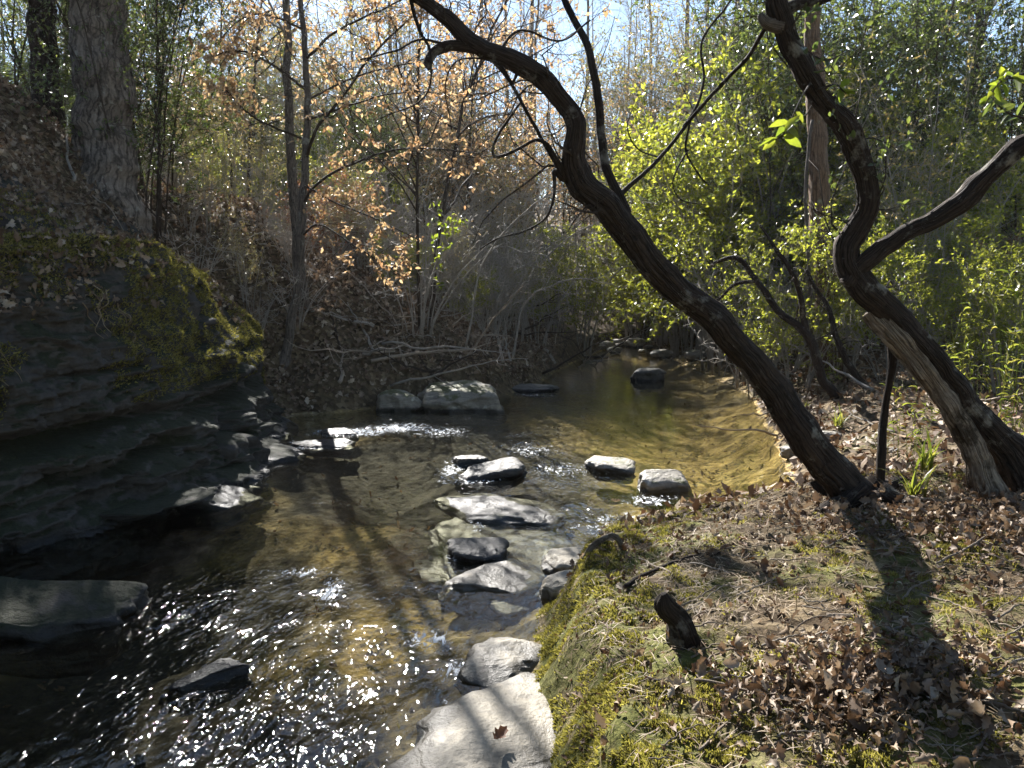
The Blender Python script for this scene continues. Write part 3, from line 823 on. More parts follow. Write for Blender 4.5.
# stones along the right bank under the leaning tree
for i, (px, py, s) in enumerate([(778, 400, .35), (800, 428, .28), (795, 455, .3), (812, 450, .22), (786, 395, .3), (765, 385, .35), (752, 375, .3), (830, 440, .25)]):
    c = hit(px, py)
    rock('small stone half buried in the bank beyond the leaning tree', (c[0], c[1], c[2] + 0.03), (s, s * 0.8, s * 0.5), i * 1.3, 120 + i, 'rock', 3.5, 5, group='bank stones beyond the leaning tree')

# ------------------------------------------------------------------ hero trees
def limb(ctrl, n=60, k=14, bark=0.10, seed=0, depth_of=None):
    """ctrl rows: px, py, width px, depth Y -> points, radii"""
    c = np.array(ctrl, float)
    c = spline(c, n)
    P = np.array([at(a, b, y) for a, b, w, y in c])
    Rr = 0.79 * c[:, 2] / 2 / F * c[:, 3]
    return P, Rr

def limb_obj(name, ctrl, mat, parent, n=60, k=14, bark=0.10, seed=0):
    P, Rr = limb(ctrl, n)
    P = P - np.array(parent.location)
    s = Soup()
    tubes(s, P, Rr, k, ref=(0, 1, 0.05), bark=bark, seed=seed)
    obj(name, s.build(name, M[mat], True), parent)
    return P, Rr

base = hit(862, 500)
TY = base[1]
lean = empty('leaning_tree', base)
tag(lean, 'dark bare tree leaning far left over the creek from the mossy bank', 'tree')
mainP, mainR = limb_obj('trunk', [(905, 556, 84, TY - .05), (882, 522, 68, TY), (858, 496, 50, TY), (830, 466, 42, TY), (792, 420, 37, TY), (752, 366, 34, TY), (715, 325, 33, TY), (675, 287, 33, TY), (650, 262, 33, TY), (617, 220, 32, TY), (588, 188, 32, TY - .03), (575, 165, 28, TY - .05),
                                  (579, 138, 23, TY - .08), (573, 113, 21, TY - .1), (550, 86, 20, TY - .12), (523, 64, 22, TY - .15), (494, 52, 18, TY - .18), (466, 40, 17, TY - .2), (446, 20, 16, TY - .25), (426, 3, 14, TY - .3), (396, -16, 13, TY - .35), (350, -40, 11, TY - .4), (300, -60, 8, TY - .5)],
                        'bark_dark', lean, 420, 56, 0.19, 3)
stub_ = lambda *a: limb_obj('branch', *a)
limb_obj('branch', [(478, 48, 15, TY - .2), (462, 46, 14, TY - .2), (446, 46, 12, TY - .22), (434, 52, 11, TY - .24), (428, 62, 11, TY - .25), (430, 69, 6, TY - .25)], 'bark_dark', lean, 30, 12, .15, 5)
limb_obj('branch', [(626, 214, 14, TY), (617, 192, 12, TY + .02), (607, 168, 11, TY + .05), (601, 130, 10, TY + .1), (599, 95, 10, TY + .1), (589, 52, 9, TY + .15), (573, 20, 8, TY + .2), (562, -4, 8, TY + .25), (545, -60, 6, TY + .3), (540, -130, 3, TY + .4)], 'bark_dark', lean, 70, 12, .1, 6)
limb_obj('branch', [(570, 186, 9, TY), (557, 165, 5, TY - .05), (539, 133, 4, TY - .1), (515, 92, 4, TY - .15), (500, 70, 4, TY - .15), (478, 48, 5, TY - .18)], 'bark_dark', lean, 40, 8, .1, 7)
limb_obj('branch', [(566, 180, 12, TY - .05), (556, 160, 7, TY - .1), (548, 144, 5, TY - .15), (535, 139, 4, TY - .2), (517, 148, 4, TY - .22), (496, 156, 4, TY - .25), (494, 146, 3.5, TY - .26), (501, 130, 3, TY - .26), (513, 113, 3, TY - .26), (522, 100, 2, TY - .26)], 'bark_dark', lean, 50, 8, .1, 8)
limb_obj('branch', [(562, 178, 10, TY - .05), (554, 172, 6, TY - .1), (555, 190, 4, TY - .12), (547, 217, 3, TY - .14), (525, 231, 2.5, TY - .2), (500, 238, 2, TY - .3), (480, 250, 1.5, TY - .3)], 'bark_dark', lean, 40, 8, .1, 9)
limb_obj('branch', [(612, 200, 12, TY), (624, 191, 7, TY + .1), (650, 169, 5, TY + .2), (680, 132, 4.5, TY + .3), (694, 114, 4.5, TY + .3), (730, 76, 4.5, TY + .2), (750, 56, 5, TY), (765, 30, 5.5, TY - .2)], 'bark_dark', lean, 60, 8, .1, 10)
limb_obj('branch', [(684, 127, 4, TY + .3), (696, 108, 3.5, TY + .35), (704, 78, 3, TY + .4), (702, 40, 3, TY + .45), (730, 2, 2.5, TY + .5), (750, -40, 2, TY + .5)], 'bark_dark', lean, 40, 8, .1, 11)
for i, c in enumerate([[(690, 118, 3, TY + .3), (686, 150, 2.6, TY + .35), (700, 175, 2.2, TY + .35), (709, 185, 1.5, TY + .35)], [(660, 158, 3, TY + .25), (640, 150, 2, TY + .3), (628, 130, 1.6, TY + .3), (632, 110, 1.2, TY + .3)],
                       [(688, 150, 2.5, TY + .35), (672, 180, 2, TY + .3), (680, 200, 1.6, TY + .3), (706, 205, 1.3, TY + .3)], [(446, 44, 4, TY - .22), (420, 40, 3, TY - .3), (395, 52, 2.5, TY - .4), (360, 60, 2, TY - .5)],
                       [(410, -6, 5, TY - .3), (418, 28, 4, TY - .3), (430, 52, 3, TY - .3), (424, 95, 2, TY - .35), (380, 120, 1.6, TY - .4)], [(520, 66, 5, TY - .15), (512, 84, 3, TY - .2), (496, 64, 2.6, TY - .2), (460, 60, 2, TY - .2), (446, 86, 1.6, TY - .2), (450, 130, 1.3, TY - .2)],
                       [(500, 50, 4, TY - .2), (520, 30, 3, TY - .1), (560, 40, 2.4, TY), (590, 20, 1.8, TY)]]):
    limb_obj('branch', c, 'bark_dark', lean, 30, 6, .05, 20 + i)
# fine twigs on the upper limbs
sp_ = Soup()
Q1, q1 = grow(mainP[None, 150:], np.maximum(mainR[None, 150:] * .12, .004), 24, .35, .9, 6, .05, 1.0, .15, .22, 1.0, .3)
Q2, q2 = grow(Q1, q1, 70, .15, .5, 5, .2, .8, .1, .2, .6, .3)
tubes(sp_, Q1, q1, 5); tubes(sp_, Q2, q2, 4)
obj('twigs', sp_.build('twigs', M['twig_dark'], True), lean)
# root flare
for i, (dx, dy, l) in enumerate([(-.35, -.25, .9), (.35, -.3, .8), (.4, .3, .9), (-.25, .35, .7)]):
    pts = np.array([[base[0] + .02 + dx * .2, base[1] + dy * .2, base[2] + .07], [base[0] + dx * .55, base[1] + dy * .6, 0], [base[0] + dx * l * 1.2, base[1] + dy * l * 1.3, 0], [base[0] + dx * l * 2, base[1] + dy * l * 2.2, 0]])
    for r_, off in ((1, .005), (2, -.012), (3, -.07)):
        pts[r_, 2] = hz(pts[r_, 0], pts[r_, 1]) + off
    P = spline(pts, 24) - base
    s = Soup(); tubes(s, P, np.linspace(.075, .018, 24), 10, bark=.12, seed=30 + i)
    obj('root', s.build('root', M['bark_dark'], True), lean)

base2 = hit(1002, 498)
T2 = base2[1]
crook = empty('crooked_tree', base2)
tag(crook, 'crooked tree with snaking trunk and burred foot coloured as sunlit on right bank', 'tree')
cP, cR = limb_obj('trunk', [(1040, 530, 64, T2), (1022, 482, 48, T2), (1006, 447, 36, T2), (985, 420, 31, T2), (966, 400, 29, T2), (944, 373, 28, T2), (921, 344, 28, T2), (897, 320, 28, T2), (874, 301, 29, T2 + .02), (855, 281, 29, T2 + .04), (844, 262, 28, T2 + .05), (845, 244, 28, T2 + .05), (857, 225, 25, T2 + .04), (866, 204, 23, T2), (864, 180, 23, T2 - .03), (855, 152, 24, T2 - .05),
                            (843, 126, 24, T2 - .08), (822, 100, 23, T2 - .1), (809, 74, 22, T2 - .12), (792, 43, 22, T2 - .15), (782, 20, 22, T2 - .18), (776, 0, 20, T2 - .2), (768, -40, 18, T2 - .2), (740, -100, 16, T2 - .2), (735, -180, 13, T2 - .1)], 'bark_dark', crook, 420, 56, .19, 43)
limb_obj('branch', [(848, 285, 22, T2), (862, 266, 22, T2), (880, 252, 20, T2), (908, 233, 20, T2 - .03), (940, 217, 21, T2 - .06), (969, 195, 20, T2 - .1), (994, 166, 19, T2 - .15), (1016, 147, 20, T2 - .18), (1050, 128, 17, T2 - .22), (1110, 70, 14, T2 - .3), (1150, -40, 10, T2 - .3)], 'bark_dark', crook, 200, 40, .16, 44)
limb_obj('sunlit_burr', [(1004, 545, 40, T2 - .06), (992, 500, 31, T2 - .06), (980, 468, 25, T2 - .06), (962, 430, 22, T2 - .05), (941, 394, 21, T2 - .04), (918, 362, 21, T2 - .03), (894, 332, 22, T2), (874, 308, 22, T2 + .04)], 'bark_pale', crook, 240, 48, .42, 45)  # rooty burr strand; the trunk's sunlit edge is put into its pale colour
limb_obj('branch', [(788, 8, 16, T2 - .18), (800, 4, 12, T2 - .18), (822, 2, 8, T2 - .2), (850, -10, 6, T2 - .2)], 'bark_dark', crook, 24, 8, .1, 46)
limb_obj('branch', [(782, 28, 18, T2 - .18), (770, 26, 16, T2 - .18), (763, 20, 12, T2 - .2), (760, 14, 7, T2 - .2)], 'bark_grey', crook, 16, 10, .12, 47)
limb_obj('branch', [(874, 318, 14, T2 + .1), (888, 335, 13, T2 + .15), (893, 350, 13, T2 + .2), (890, 380, 9, T2 + .2), (883, 425, 10, T2 + .25), (880, 470, 11, T2 + .25), (879, 500, 12, T2 + .25)], 'bark_dark', crook, 30, 10, .15, 48)
def sprig(parent, stem, n_leaf, L0, L1, mat, seed, name='leafy_twig'):
    g = np.random.default_rng(seed)
    P, Rr = limb(stem, 14)
    P = P - np.array(parent.location)
    s = Soup(); tubes(s, P, Rr, 6)
    t = obj(name, s.build(name, M['twig_dark'], True), parent)
    s2 = Soup(); leaf_twigs(s2, P[None], n_leaf, L0, L1, .42, OVAL, .9, .35, .15, g, .8)
    obj('leaves', s2.build('leaves', M[mat], True), t)
sprig(crook, [(812, 80, 3, T2 - .1), (800, 100, 2, T2 - .5), (785, 132, 2, T2 - .7), (775, 140, 1, T2 - .7)], 9, .07, .13, 'lime', 1)
sprig(crook, [(815, 90, 3, T2 - .1), (835, 85, 2, T2 - .5), (842, 90, 2, T2 - .6), (846, 94, 1, T2 - .6)], 8, .06, .11, 'lime', 2)
sprig(crook, [(1060, 60, 4, T2 - .3), (1020, 75, 3, T2 - .6), (1000, 82, 2, T2 - .8), (985, 105, 1, T2 - .8)], 14, .06, .12, 'lime', 3)
sprig(crook, [(1050, 120, 4, T2 - .3), (1025, 118, 3, T2 - .6), (1006, 112, 2, T2 - .7), (990, 96, 1, T2 - .7)], 12, .06, .11, 'evergreen', 4)
sprig(crook, [(782, 24, 4, T2 - .18), (800, 45, 2, T2 - .3), (825, 60, 2, T2 - .4), (850, 50, 1, T2 - .4)], 12, .04, .08, 'evergreen', 5)
sc_ = Soup()
Q1, q1 = grow(cP[None, 130:], np.maximum(cR[None, 130:] * .1, .004), 26, .35, .9, 6, .0, 1.0, .1, .22, 1.0, .3)
Q2, q2 = grow(Q1, q1, 80, .15, .45, 5, .2, .8, .1, .2, .6, .3)
tubes(sc_, Q1, q1, 5); tubes(sc_, Q2, q2, 4)
tw = obj('twigs', sc_.build('twigs', M['twig_dark'], True), crook)
s2 = Soup(); leaf_twigs(s2, Q2[:50], 5, .03, .06, .5, OVAL, .7)
obj('leaves', s2.build('leaves', M['evergreen'], True), tw)

# arching dark stems behind the leaning tree
ab = hit(838, 398)
AY = ab[1]
arch = empty('arching_shrub', ab)
tag(arch, 'dark arching many stemmed shrub between the two crooked trees', 'shrub')
for i, c in enumerate([[(842, 402, 14, AY), (833, 392, 13, AY), (822, 380, 12, AY), (815, 355, 12, AY), (804, 332, 11, AY), (777, 309, 9, AY + .2), (757, 281, 7, AY + .3), (737, 259, 6, AY + .4), (714, 263, 4, AY + .5)], [(806, 334, 9, AY), (804, 318, 8, AY), (801, 300, 7, AY - .1), (792, 273, 6, AY - .2), (776, 250, 5, AY - .2), (760, 225, 3, AY - .2)],
                       [(878, 402, 11, AY + .1), (872, 395, 10, AY + .1), (850, 366, 9, AY + .1), (836, 338, 8, AY + .2), (828, 310, 6, AY + .3), (806, 270, 4, AY + .3)], [(845, 402, 9, AY), (862, 408, 9, AY - .1), (885, 420, 8, AY - .3), (920, 425, 6, AY - .5)], [(758, 281, 5, AY + .3), (735, 285, 4, AY + .4), (718, 300, 3, AY + .5), (700, 296, 2, AY + .5)]]):
    P, r_ = limb_obj('stem', c, 'bark_dark', arch, 40, 10, .1, 60 + i)
    s = Soup()
    Q1, q1 = grow(P[None], r_[None] * .3, 12, .3, .9, 6, .4, .9, .2, .2, .8, .3)
    Q2, q2 = grow(Q1, q1, 40, .12, .4, 4, .2, .8, .1, .2, .6, .3)
    tubes(s, Q1, q1, 4); tubes(s, Q2, q2, 3)
    obj('twigs', s.build('twigs', M['twig_dark'], True), arch)

# brown trunk behind
bb = hit(834, 372)
bt = empty('brown_tree', bb)
tag(bt, 'straight thick brown trunk standing behind the crooked tree', 'tree')
bP, bR = limb_obj('trunk', [(838, 385, 40, bb[1]), (835, 365, 31, bb[1]), (830, 330, 26, bb[1]), (824, 280, 25, bb[1]), (820, 220, 24, bb[1]), (817, 150, 22, bb[1]), (814, 60, 19, bb[1]), (812, -60, 16, bb[1]), (806, -250, 10, bb[1])], 'bark_brown', bt, 120, 20, .1, 70)
limb_obj('vine_stem', [(818, 372, 5, bb[1] - .4), (812, 330, 5, bb[1] - .35), (809, 280, 4.5, bb[1] - .35), (807, 230, 4.5, bb[1] - .35), (806, 180, 4, bb[1] - .35), (812, 120, 4, bb[1] - .3)], 'bark_grey', bt, 40, 8, .08, 71)

# big trunks on the left slope
def slope_tree(name, label, px, pyb, w, Y, mat, top, seed, lean_px=0):
    b = at(px, pyb, Y)
    b[2] = hz(b[0], b[1])
    t = empty(name, b)
    tag(t, label, 'tree')
    s = Soup()
    r0 = w / 2 / F * Y
    n_ = 260
    u = np.linspace(0, 1, n_)
    g = np.random.default_rng(seed)
    P = np.stack([lean_px / F * Y * u + .12 * np.sin(u * 5 + seed), 0 * u, -1.3 + u * (top + 1)], -1)
    Rr = r0 * (1 + .45 * np.exp(-np.maximum(P[:, 2] + .25, 0) / .4)) * (1 - .55 * u)
    tubes(s, P, Rr, 64, ref=(0, 1, .05), bark=.12, seed=seed)
    obj('trunk', s.build('trunk', M[mat], True), t)
    s = Soup()
    Q1, q1 = grow(P[None], Rr[None], 14, top * .15, top * .32, 8, .35, .9, .25, .14, .35, .2, rg=g)
    Q2, q2 = grow(Q1, q1, 90, .6, 1.8, 6, .2, .8, .1, .15, .5, .25, rg=g)
    Q3, q3 = grow(Q2, q2, 420, .25, .9, 5, .15, .8, .05, .15, .55, .3, rg=g)
    tubes(s, Q1, q1, 7); tubes(s, Q2, q2, 4); tubes(s, Q3, np.maximum(q3, .004), 3)
    obj('branches', s.build('branches', M['twig_dark'], True), t)
    return t
slope_tree('furrowed_tree', 'thick furrowed grey trunk on the leafy slope at upper left', 112, 165, 54, 11.5, 'bark_grey', 13, 81, -40)
slope_tree('dark_tree', 'dark trunk at the upper left edge beside the thick furrowed tree', 34, 95, 26, 12.5, 'bark_dark', 11, 82, 20)

# the orange leaved sapling by the recess
sb = hit(289, 362)
SY = sb[1]
sap = empty('autumn_sapling', sb)
tag(sap, 'slim sapling with orange leaves rooted on the left bank edge', 'sapling')
tP, tR = limb_obj('trunk', [(284, 372, 18, SY), (288, 345, 12, SY), (294, 305, 10.5, SY), (300, 262, 10, SY), (302, 215, 9.5, SY), (305, 160, 9, SY), (307, 110, 8, SY), (305, 50, 7, SY), (300, -20, 6, SY), (306, -90, 4, SY)], 'bark_grey', sap, 80, 12, .08, 90)
sbr = []
for i, c in enumerate([[(305, 160, 6, SY), (318, 128, 5, SY - .3), (338, 103, 4.5, SY - .6), (368, 60, 4, SY - 1), (402, 26, 3, SY - 1.4), (430, 0, 2, SY - 1.6)], [(302, 205, 5, SY), (316, 184, 4.5, SY - .2), (350, 165, 4, SY - .8), (398, 149, 3, SY - 1.4), (450, 150, 2, SY - 2), (500, 158, 1.3, SY - 2.2)],
                       [(304, 185, 4, SY), (330, 200, 3, SY - .4), (372, 218, 2.5, SY - 1), (420, 240, 1.6, SY - 1.2)], [(306, 90, 5, SY), (280, 70, 4, SY - .3), (240, 50, 3, SY - .8), (205, 60, 2, SY - 1)], [(305, 60, 5, SY), (335, 32, 4, SY - .4), (380, 10, 3, SY - 1), (420, -10, 2, SY - 1.4)],
                       [(306, 120, 4, SY), (350, 105, 3, SY - .6), (400, 92, 2.5, SY - 1.3), (450, 95, 1.6, SY - 1.8)], [(305, 30, 4, SY), (270, 15, 3, SY - .4), (240, 20, 2.2, SY - .8), (215, 45, 1.4, SY - 1)], [(302, 235, 4, SY), (322, 225, 3, SY - .3), (360, 250, 2, SY - .8), (400, 275, 1.4, SY - .9)],
                       [(306, 100, 4, SY), (360, 75, 3, SY + .3), (420, 60, 2.5, SY + .6), (480, 40, 2, SY + .8), (540, 30, 1.2, SY + 1)], [(306, 140, 4, SY), (255, 118, 3, SY - .4), (225, 90, 2, SY - .7)]]):
    sbr.append(limb_obj('branch', [(q[0], q[1], q[2] * .75, q[3]) for q in c], 'twig_dark', sap, 30, 7, .06, 91 + i))
g = np.random.default_rng(5)
s, s2 = Soup(), Soup()
for P, r_ in sbr:
    Q1, q1 = grow(P[None], r_[None], 14, .3, .8, 6, .25, .8, .0, .12, .55, .3, .03, rg=g, flat=.6)
    Q2, q2 = grow(Q1, q1, 44, .15, .45, 5, .2, .8, .0, .12, .6, .3, .04, rg=g, flat=.6)
    tubes(s, Q1, np.maximum(q1, .003), 4); tubes(s, Q2, np.maximum(q2, .002), 3)
    leaf_twigs(s2, Q2, 8, .045, .09, .5, OVAL, .9, .1, .25, g)
obj('twigs', s.build('twigs', M['twig_dark'], True), sap)
obj('leaves', s2.build('leaves', M['orange'], True), sap)

# ------------------------------------------------------------------ plant kinds (built once, then copied)
def shrub_kind(name, seed, height, spread, stems, n1, n2, per, L0, L1, leaf, wood, wr=.5, shape=KITE, hang=.1, stem_r=.02, up1=.35):
    g = np.random.default_rng(seed)
    r = empty(name, (0, 0, -50))
    st = []
    rr = []
    for i in range(stems):
        a = g.random() * 6.283
        o = spread * (.25 + .6 * g.random())
        hh = height * (.65 + .35 * g.random())
        n_ = 10
        u = np.linspace(0, 1, n_)
        w = np.cumsum(g.normal(size=(n_, 3)) * .035 * height / 3, 0)
        P = np.stack([.12 * spread * math.cos(a) + o * math.cos(a) * u ** 1.4, .12 * spread * math.sin(a) + o * math.sin(a) * u ** 1.4, -.1 + hh * u ** .9], -1) + w * u[:, None]
        st.append(P)
        rr.append(stem_r * (.6 + .5 * g.random()) * (1 - .75 * u))
    P0, r0 = np.array(st), np.array(rr)
    Q1, q1 = grow(P0, r0, n1, height * .18, height * .42, 7, .15, .85, up1, .12, .6, .25, rg=g)
    Q2, q2 = grow(Q1, q1, n2, height * .06, height * .18, 5, .15, .85, .1, .14, .6, .3, .02, rg=g)
    s = Soup()
    tubes(s, P0, r0, 6); mr = .0075 if not per else .0028
    tubes(s, Q1, np.maximum(q1, mr * 1.2), 4); tubes(s, Q2, np.maximum(q2, mr), 3)
    obj('stems', s.build('stems', M[wood], True), r)
    if per:
        s2 = Soup()
        leaf_twigs(s2, Q2, per, L0, L1, wr, shape, .7, .1, hang, g)
        obj('foliage', s2.build('foliage', M[leaf], False), r)
    return r

KIND = {}
KIND['privet'] = [shrub_kind('leafy_shrub', 200 + i, 3.2, 1.5, 8, 60, 520, 9, .05, .095, 'privet', 'twig', .48) for i in range(3)]
KIND['evergreen'] = [shrub_kind('evergreen_shrub', 210 + i, 5.0, 1.7, 5, 60, 560, 9, .05, .085, 'evergreen', 'twig_dark', .42) for i in range(3)]
KIND['bare'] = [shrub_kind('bare_bush', 220 + i, 2.3, 1.7, 11, 34, 130, 0, 0, 0, None, 'twig', stem_r=.02, up1=.1) for i in range(3)]
KIND['thicket'] = [shrub_kind('twiggy_bush', 225 + i, 6.0, 2.0, 7, 90, 560, 5, .055, .10, 'speckle', 'twig', .45, stem_r=.022, up1=.35) for i in range(3)]
KIND['russet'] = [shrub_kind('russet_bush', 230 + i, 2.8, 1.3, 7, 60, 420, 4, .05, .09, 'russet', 'twig', .5, hang=.35, stem_r=.014) for i in range(2)]
KIND['orange'] = [shrub_kind('orange_sapling', 240 + i, 6.5, 2.0, 2, 46, 400, 4, .055, .095, 'orange', 'twig_dark', .5, hang=.3, stem_r=.035) for i in range(2)]

def tall_kind(seed, top):
    g = np.random.default_rng(seed)
    r = empty('bare_tree', (0, 0, -50))
    n_ = 26
    u = np.linspace(0, 1, n_)
    P = np.stack([.25 * np.sin(u * 3 + seed) + .1 * np.cumsum(g.normal(size=n_)) * .3, .25 * np.cos(u * 2.4 + seed), -.3 + top * u], -1)
    Rr = .14 * (1 + .5 * np.exp(-u * 20)) * (1 - .82 * u)
    s = Soup(); tubes(s, P, Rr, 9, bark=.08, seed=seed)
    obj('trunk', s.build('trunk', M['bark_grey'], True), r)
    Q1, q1 = grow(P[None], Rr[None], 22, top * .09, top * .24, 8, .4, .75, .45, .1, .38, .2, rg=g)
    Q2, q2 = grow(Q1, q1, 95, .5, 1.7, 6, .15, .75, .3, .12, .55, .25, rg=g)
    Q3, q3 = grow(Q2, q2, 300, .3, .9, 4, .15, .75, .15, .12, .6, .3, rg=g)
    s = Soup(); tubes(s, Q1, q1, 5); tubes(s, Q2, np.maximum(q2, .005), 4); tubes(s, Q3, np.maximum(q3, .0035), 3)
    obj('crown', s.build('crown', M['twig'], True), r)
    return r
KIND['tall'] = [tall_kind(250 + i, 15 + 2 * i) for i in range(3)]

def cane_kind(seed):
    g = np.random.default_rng(seed)
    r = empty('cane_clump', (0, 0, -50))
    m = 12
    n_ = 8
    u = np.linspace(0, 1, n_)
    P = []
    for i in range(m):
        a = g.random() * 6.28; h_ = .7 + 1.1 * g.random(); b_ = g.random() * .5
        x0, y0 = g.normal(size=2) * .22
        P.append(np.stack([x0 + math.cos(a) * b_ * u ** 1.8, y0 + math.sin(a) * b_ * u ** 1.8, -.05 + h_ * u], -1))
    P = np.array(P)
    s = Soup(); tubes(s, P, np.tile(np.linspace(.006, .002, n_), (m, 1)), 5)
    obj('stalks', s.build('stalks', M['cane'], True), r)
    s2 = Soup(); leaf_twigs(s2, P, 8, .1, .2, .1, LANCE, .9, .3, .1, g, .8)
    obj('leaves', s2.build('leaves', M['cane'], False), r)
    return r
KIND['cane'] = [cane_kind(260 + i) for i in range(2)]

def grass_kind(seed):
    g = np.random.default_rng(seed)
    r = empty('grass_tuft', (0, 0, -50))
    m, n_ = 26, 7
    u = np.linspace(0, 1, n_)
    s = Soup()
    for i in range(m):
        a = g.random() * 6.28; l = .16 + .26 * g.random(); b_ = .3 + .7 * g.random()
        P = np.stack([np.cos(a) * l * b_ * u ** 1.5, np.sin(a) * l * b_ * u ** 1.5, l * (u - .55 * b_ * u ** 2.4)], -1) + np.append(g.normal(size=2) * .025, 0)
        w = .007 * (1 - u ** 2) + .0008
        sd2 = np.array([-math.sin(a), math.cos(a), 0])
        V = np.stack([P + sd2 * w[:, None], P - sd2 * w[:, None]], 1).reshape(-1, 3)
        k = np.arange(n_ - 1) * 2
        s.add(V, np.stack([k, k + 1, k + 3, k + 2], -1))
    obj('blades', s.build('blades', M['cane'], True), r)
    return r
KIND['grass'] = [grass_kind(270 + i) for i in range(2)]

LAB = {
    'privet': 'shrub', 'evergreen': 'shrub', 'bare': 'bush', 'thicket': 'bush', 'russet': 'bush', 'orange': 'sapling', 'tall': 'tree', 'cane': 'cane', 'grass': 'grass tuft'}
used = set()
def put(kind, x, y, s, label, group, dz=0.0, tilt=(0, 0)):
    if hz(x, y) < .06: y += 2.2; x += 1.2
    if hz(x, y) < .06: return None
    v = int(rng.integers(len(KIND[kind])))
    src = KIND[kind][v]
    loc = (x, y, hz(x, y) + dz)
    rz = rng.random() * 6.283
    s3 = (s * rng.uniform(.9, 1.1), s * rng.uniform(.9, 1.1), s)
    if src.name not in used:
        used.add(src.name)
        o = src
        o.location = loc; o.rotation_euler = (tilt[0], tilt[1], rz); o.scale = s3
        tag(o, label, LAB[kind], group)
    else:
        o = copy_thing(src, loc, rz, s3, label, group, tilt)
        o['category'] = LAB[kind]
    return o
def putpx(kind, px, Y, s, label, group, **k):
    return put(kind, (px - 512) / F * Y, Y, s, label, group, **k)
U = lambda a, b: rng.uniform(a, b)

# yellow green shrubs massed on the far right bank
for i in range(40):
    putpx('privet', U(580, 930), U(15, 24), U(1.0, 1.6), 'yellow green leafy shrub in the thicket behind the pool', 'yellow green shrubs behind the pool')
for i in range(13):
    putpx('privet', U(760, 1090), U(17, 25), U(1.2, 1.8), 'tall yellow green leafy shrub at right behind the crooked tree', 'yellow green shrubs at right')
for px, Yd, s_ in [(715, 12.5, .8), (690, 14, .95), (650, 16, 1.0), (760, 13, .9), (615, 19, 1.0), (585, 21, 1.1)]:
    putpx('privet', px, Yd, s_, 'yellow green leafy shrub overhanging the right edge of the pool', 'yellow green shrubs overhanging the pool')
for px, Yd, s_ in [(945, 10.5, .6), (1010, 9.6, .6), (1040, 11.5, .9), (900, 13, .7)]:
    putpx('privet', px, Yd, s_, 'small yellow green leafy shrub near the canes at the right edge', 'small shrubs at the right edge')
for i in range(12):
    putpx('privet', U(600, 830), U(16.5, 22), U(1.5, 2.0), 'tall yellow green leafy shrub behind the leaning tree', 'tall green shrubs behind the leaning tree')
for px, Yd, s_ in [(800, 12.0, .75), (845, 12.3, .8)]:
    putpx('privet', px, Yd, s_, 'yellow green leafy shrub in front of the straight brown trunk', 'shrubs at the straight brown trunk')
# darker evergreens
for px, Yd, s_ in [(20, 12.2, .8), (70, 13.4, .9), (150, 12.6, .8), (110, 14.5, .95), (-30, 11, .9), (164, 12.7, 1.2), (158, 12.0, 1.05), (166, 13.5, 1.2), (140, 11.6, .95)]:
    putpx('evergreen', px, Yd, s_, 'dull green evergreen shrub beside the thick furrowed tree', 'evergreens beside the furrowed tree')
for i in range(18):
    putpx('evergreen', U(-20, 340), U(21, 36), U(.8, 1.3), 'dull green evergreen shrub on the left slope', 'evergreens on the left slope')
for px, Yd, s_ in [(372, 22, .9), (390, 24, 1.0), (350, 25, 1.1), (410, 26, 1.0), (330, 21, .8), (440, 29, 1.0)]:
    putpx('evergreen', px, Yd, s_, 'dark green shrub low on the slope behind the sapling', 'dark shrubs behind the sapling')
for i in range(18):
    putpx('evergreen', U(760, 1070), U(16, 27), U(1.3, 2.2), 'tall dull green shrub reaching up into the sky at right', 'tall evergreens at right')
# twiggy speckled thicket
for i in range(24):
    putpx('thicket', U(60, 470), U(25, 42), U(.9, 2.0), 'tall twiggy bush with small sparse leaves on the left hillside', 'twiggy bushes on the left hillside')
for i in range(26):
    putpx('thicket', U(400, 760), U(22, 42), U(.6, 1.2), 'twiggy bush with small sparse leaves beyond the creek bend', 'twiggy bushes beyond the bend')
for i in range(10):
    putpx('thicket', U(860, 1120), U(12, 26), U(.5, 1.0), 'twiggy bush with small sparse leaves on the right flat', 'twiggy bushes on the right flat')
for i in range(12):
    putpx('thicket', U(540, 780), U(30, 42), U(1.4, 2.0), 'tall twiggy bush far back behind the leaning tree', 'tall twiggy bushes behind the leaning tree')
for i in range(9):
    putpx('bare', U(150, 300), U(11.8, 15.5), U(.35, .6), 'small bare grey bush on the leafy slope between the furrowed tree and the sapling', 'small bare bushes on the leafy slope')
for px, Yd, s_ in [(215, 13.5, .35), (250, 12.6, .3), (270, 14.5, .4), (190, 14.2, .4), (235, 15.5, .45)]:
    putpx('thicket', px, Yd, s_, 'small twiggy bush with sparse leaves on the leafy slope', 'small twiggy bushes on the leafy slope')
put('tall', -3.55, 13.2, .62, 'bare grey tree added behind the slim sapling to cast dappled shade', None)  # added tree, its crown set to dapple the light on the bank
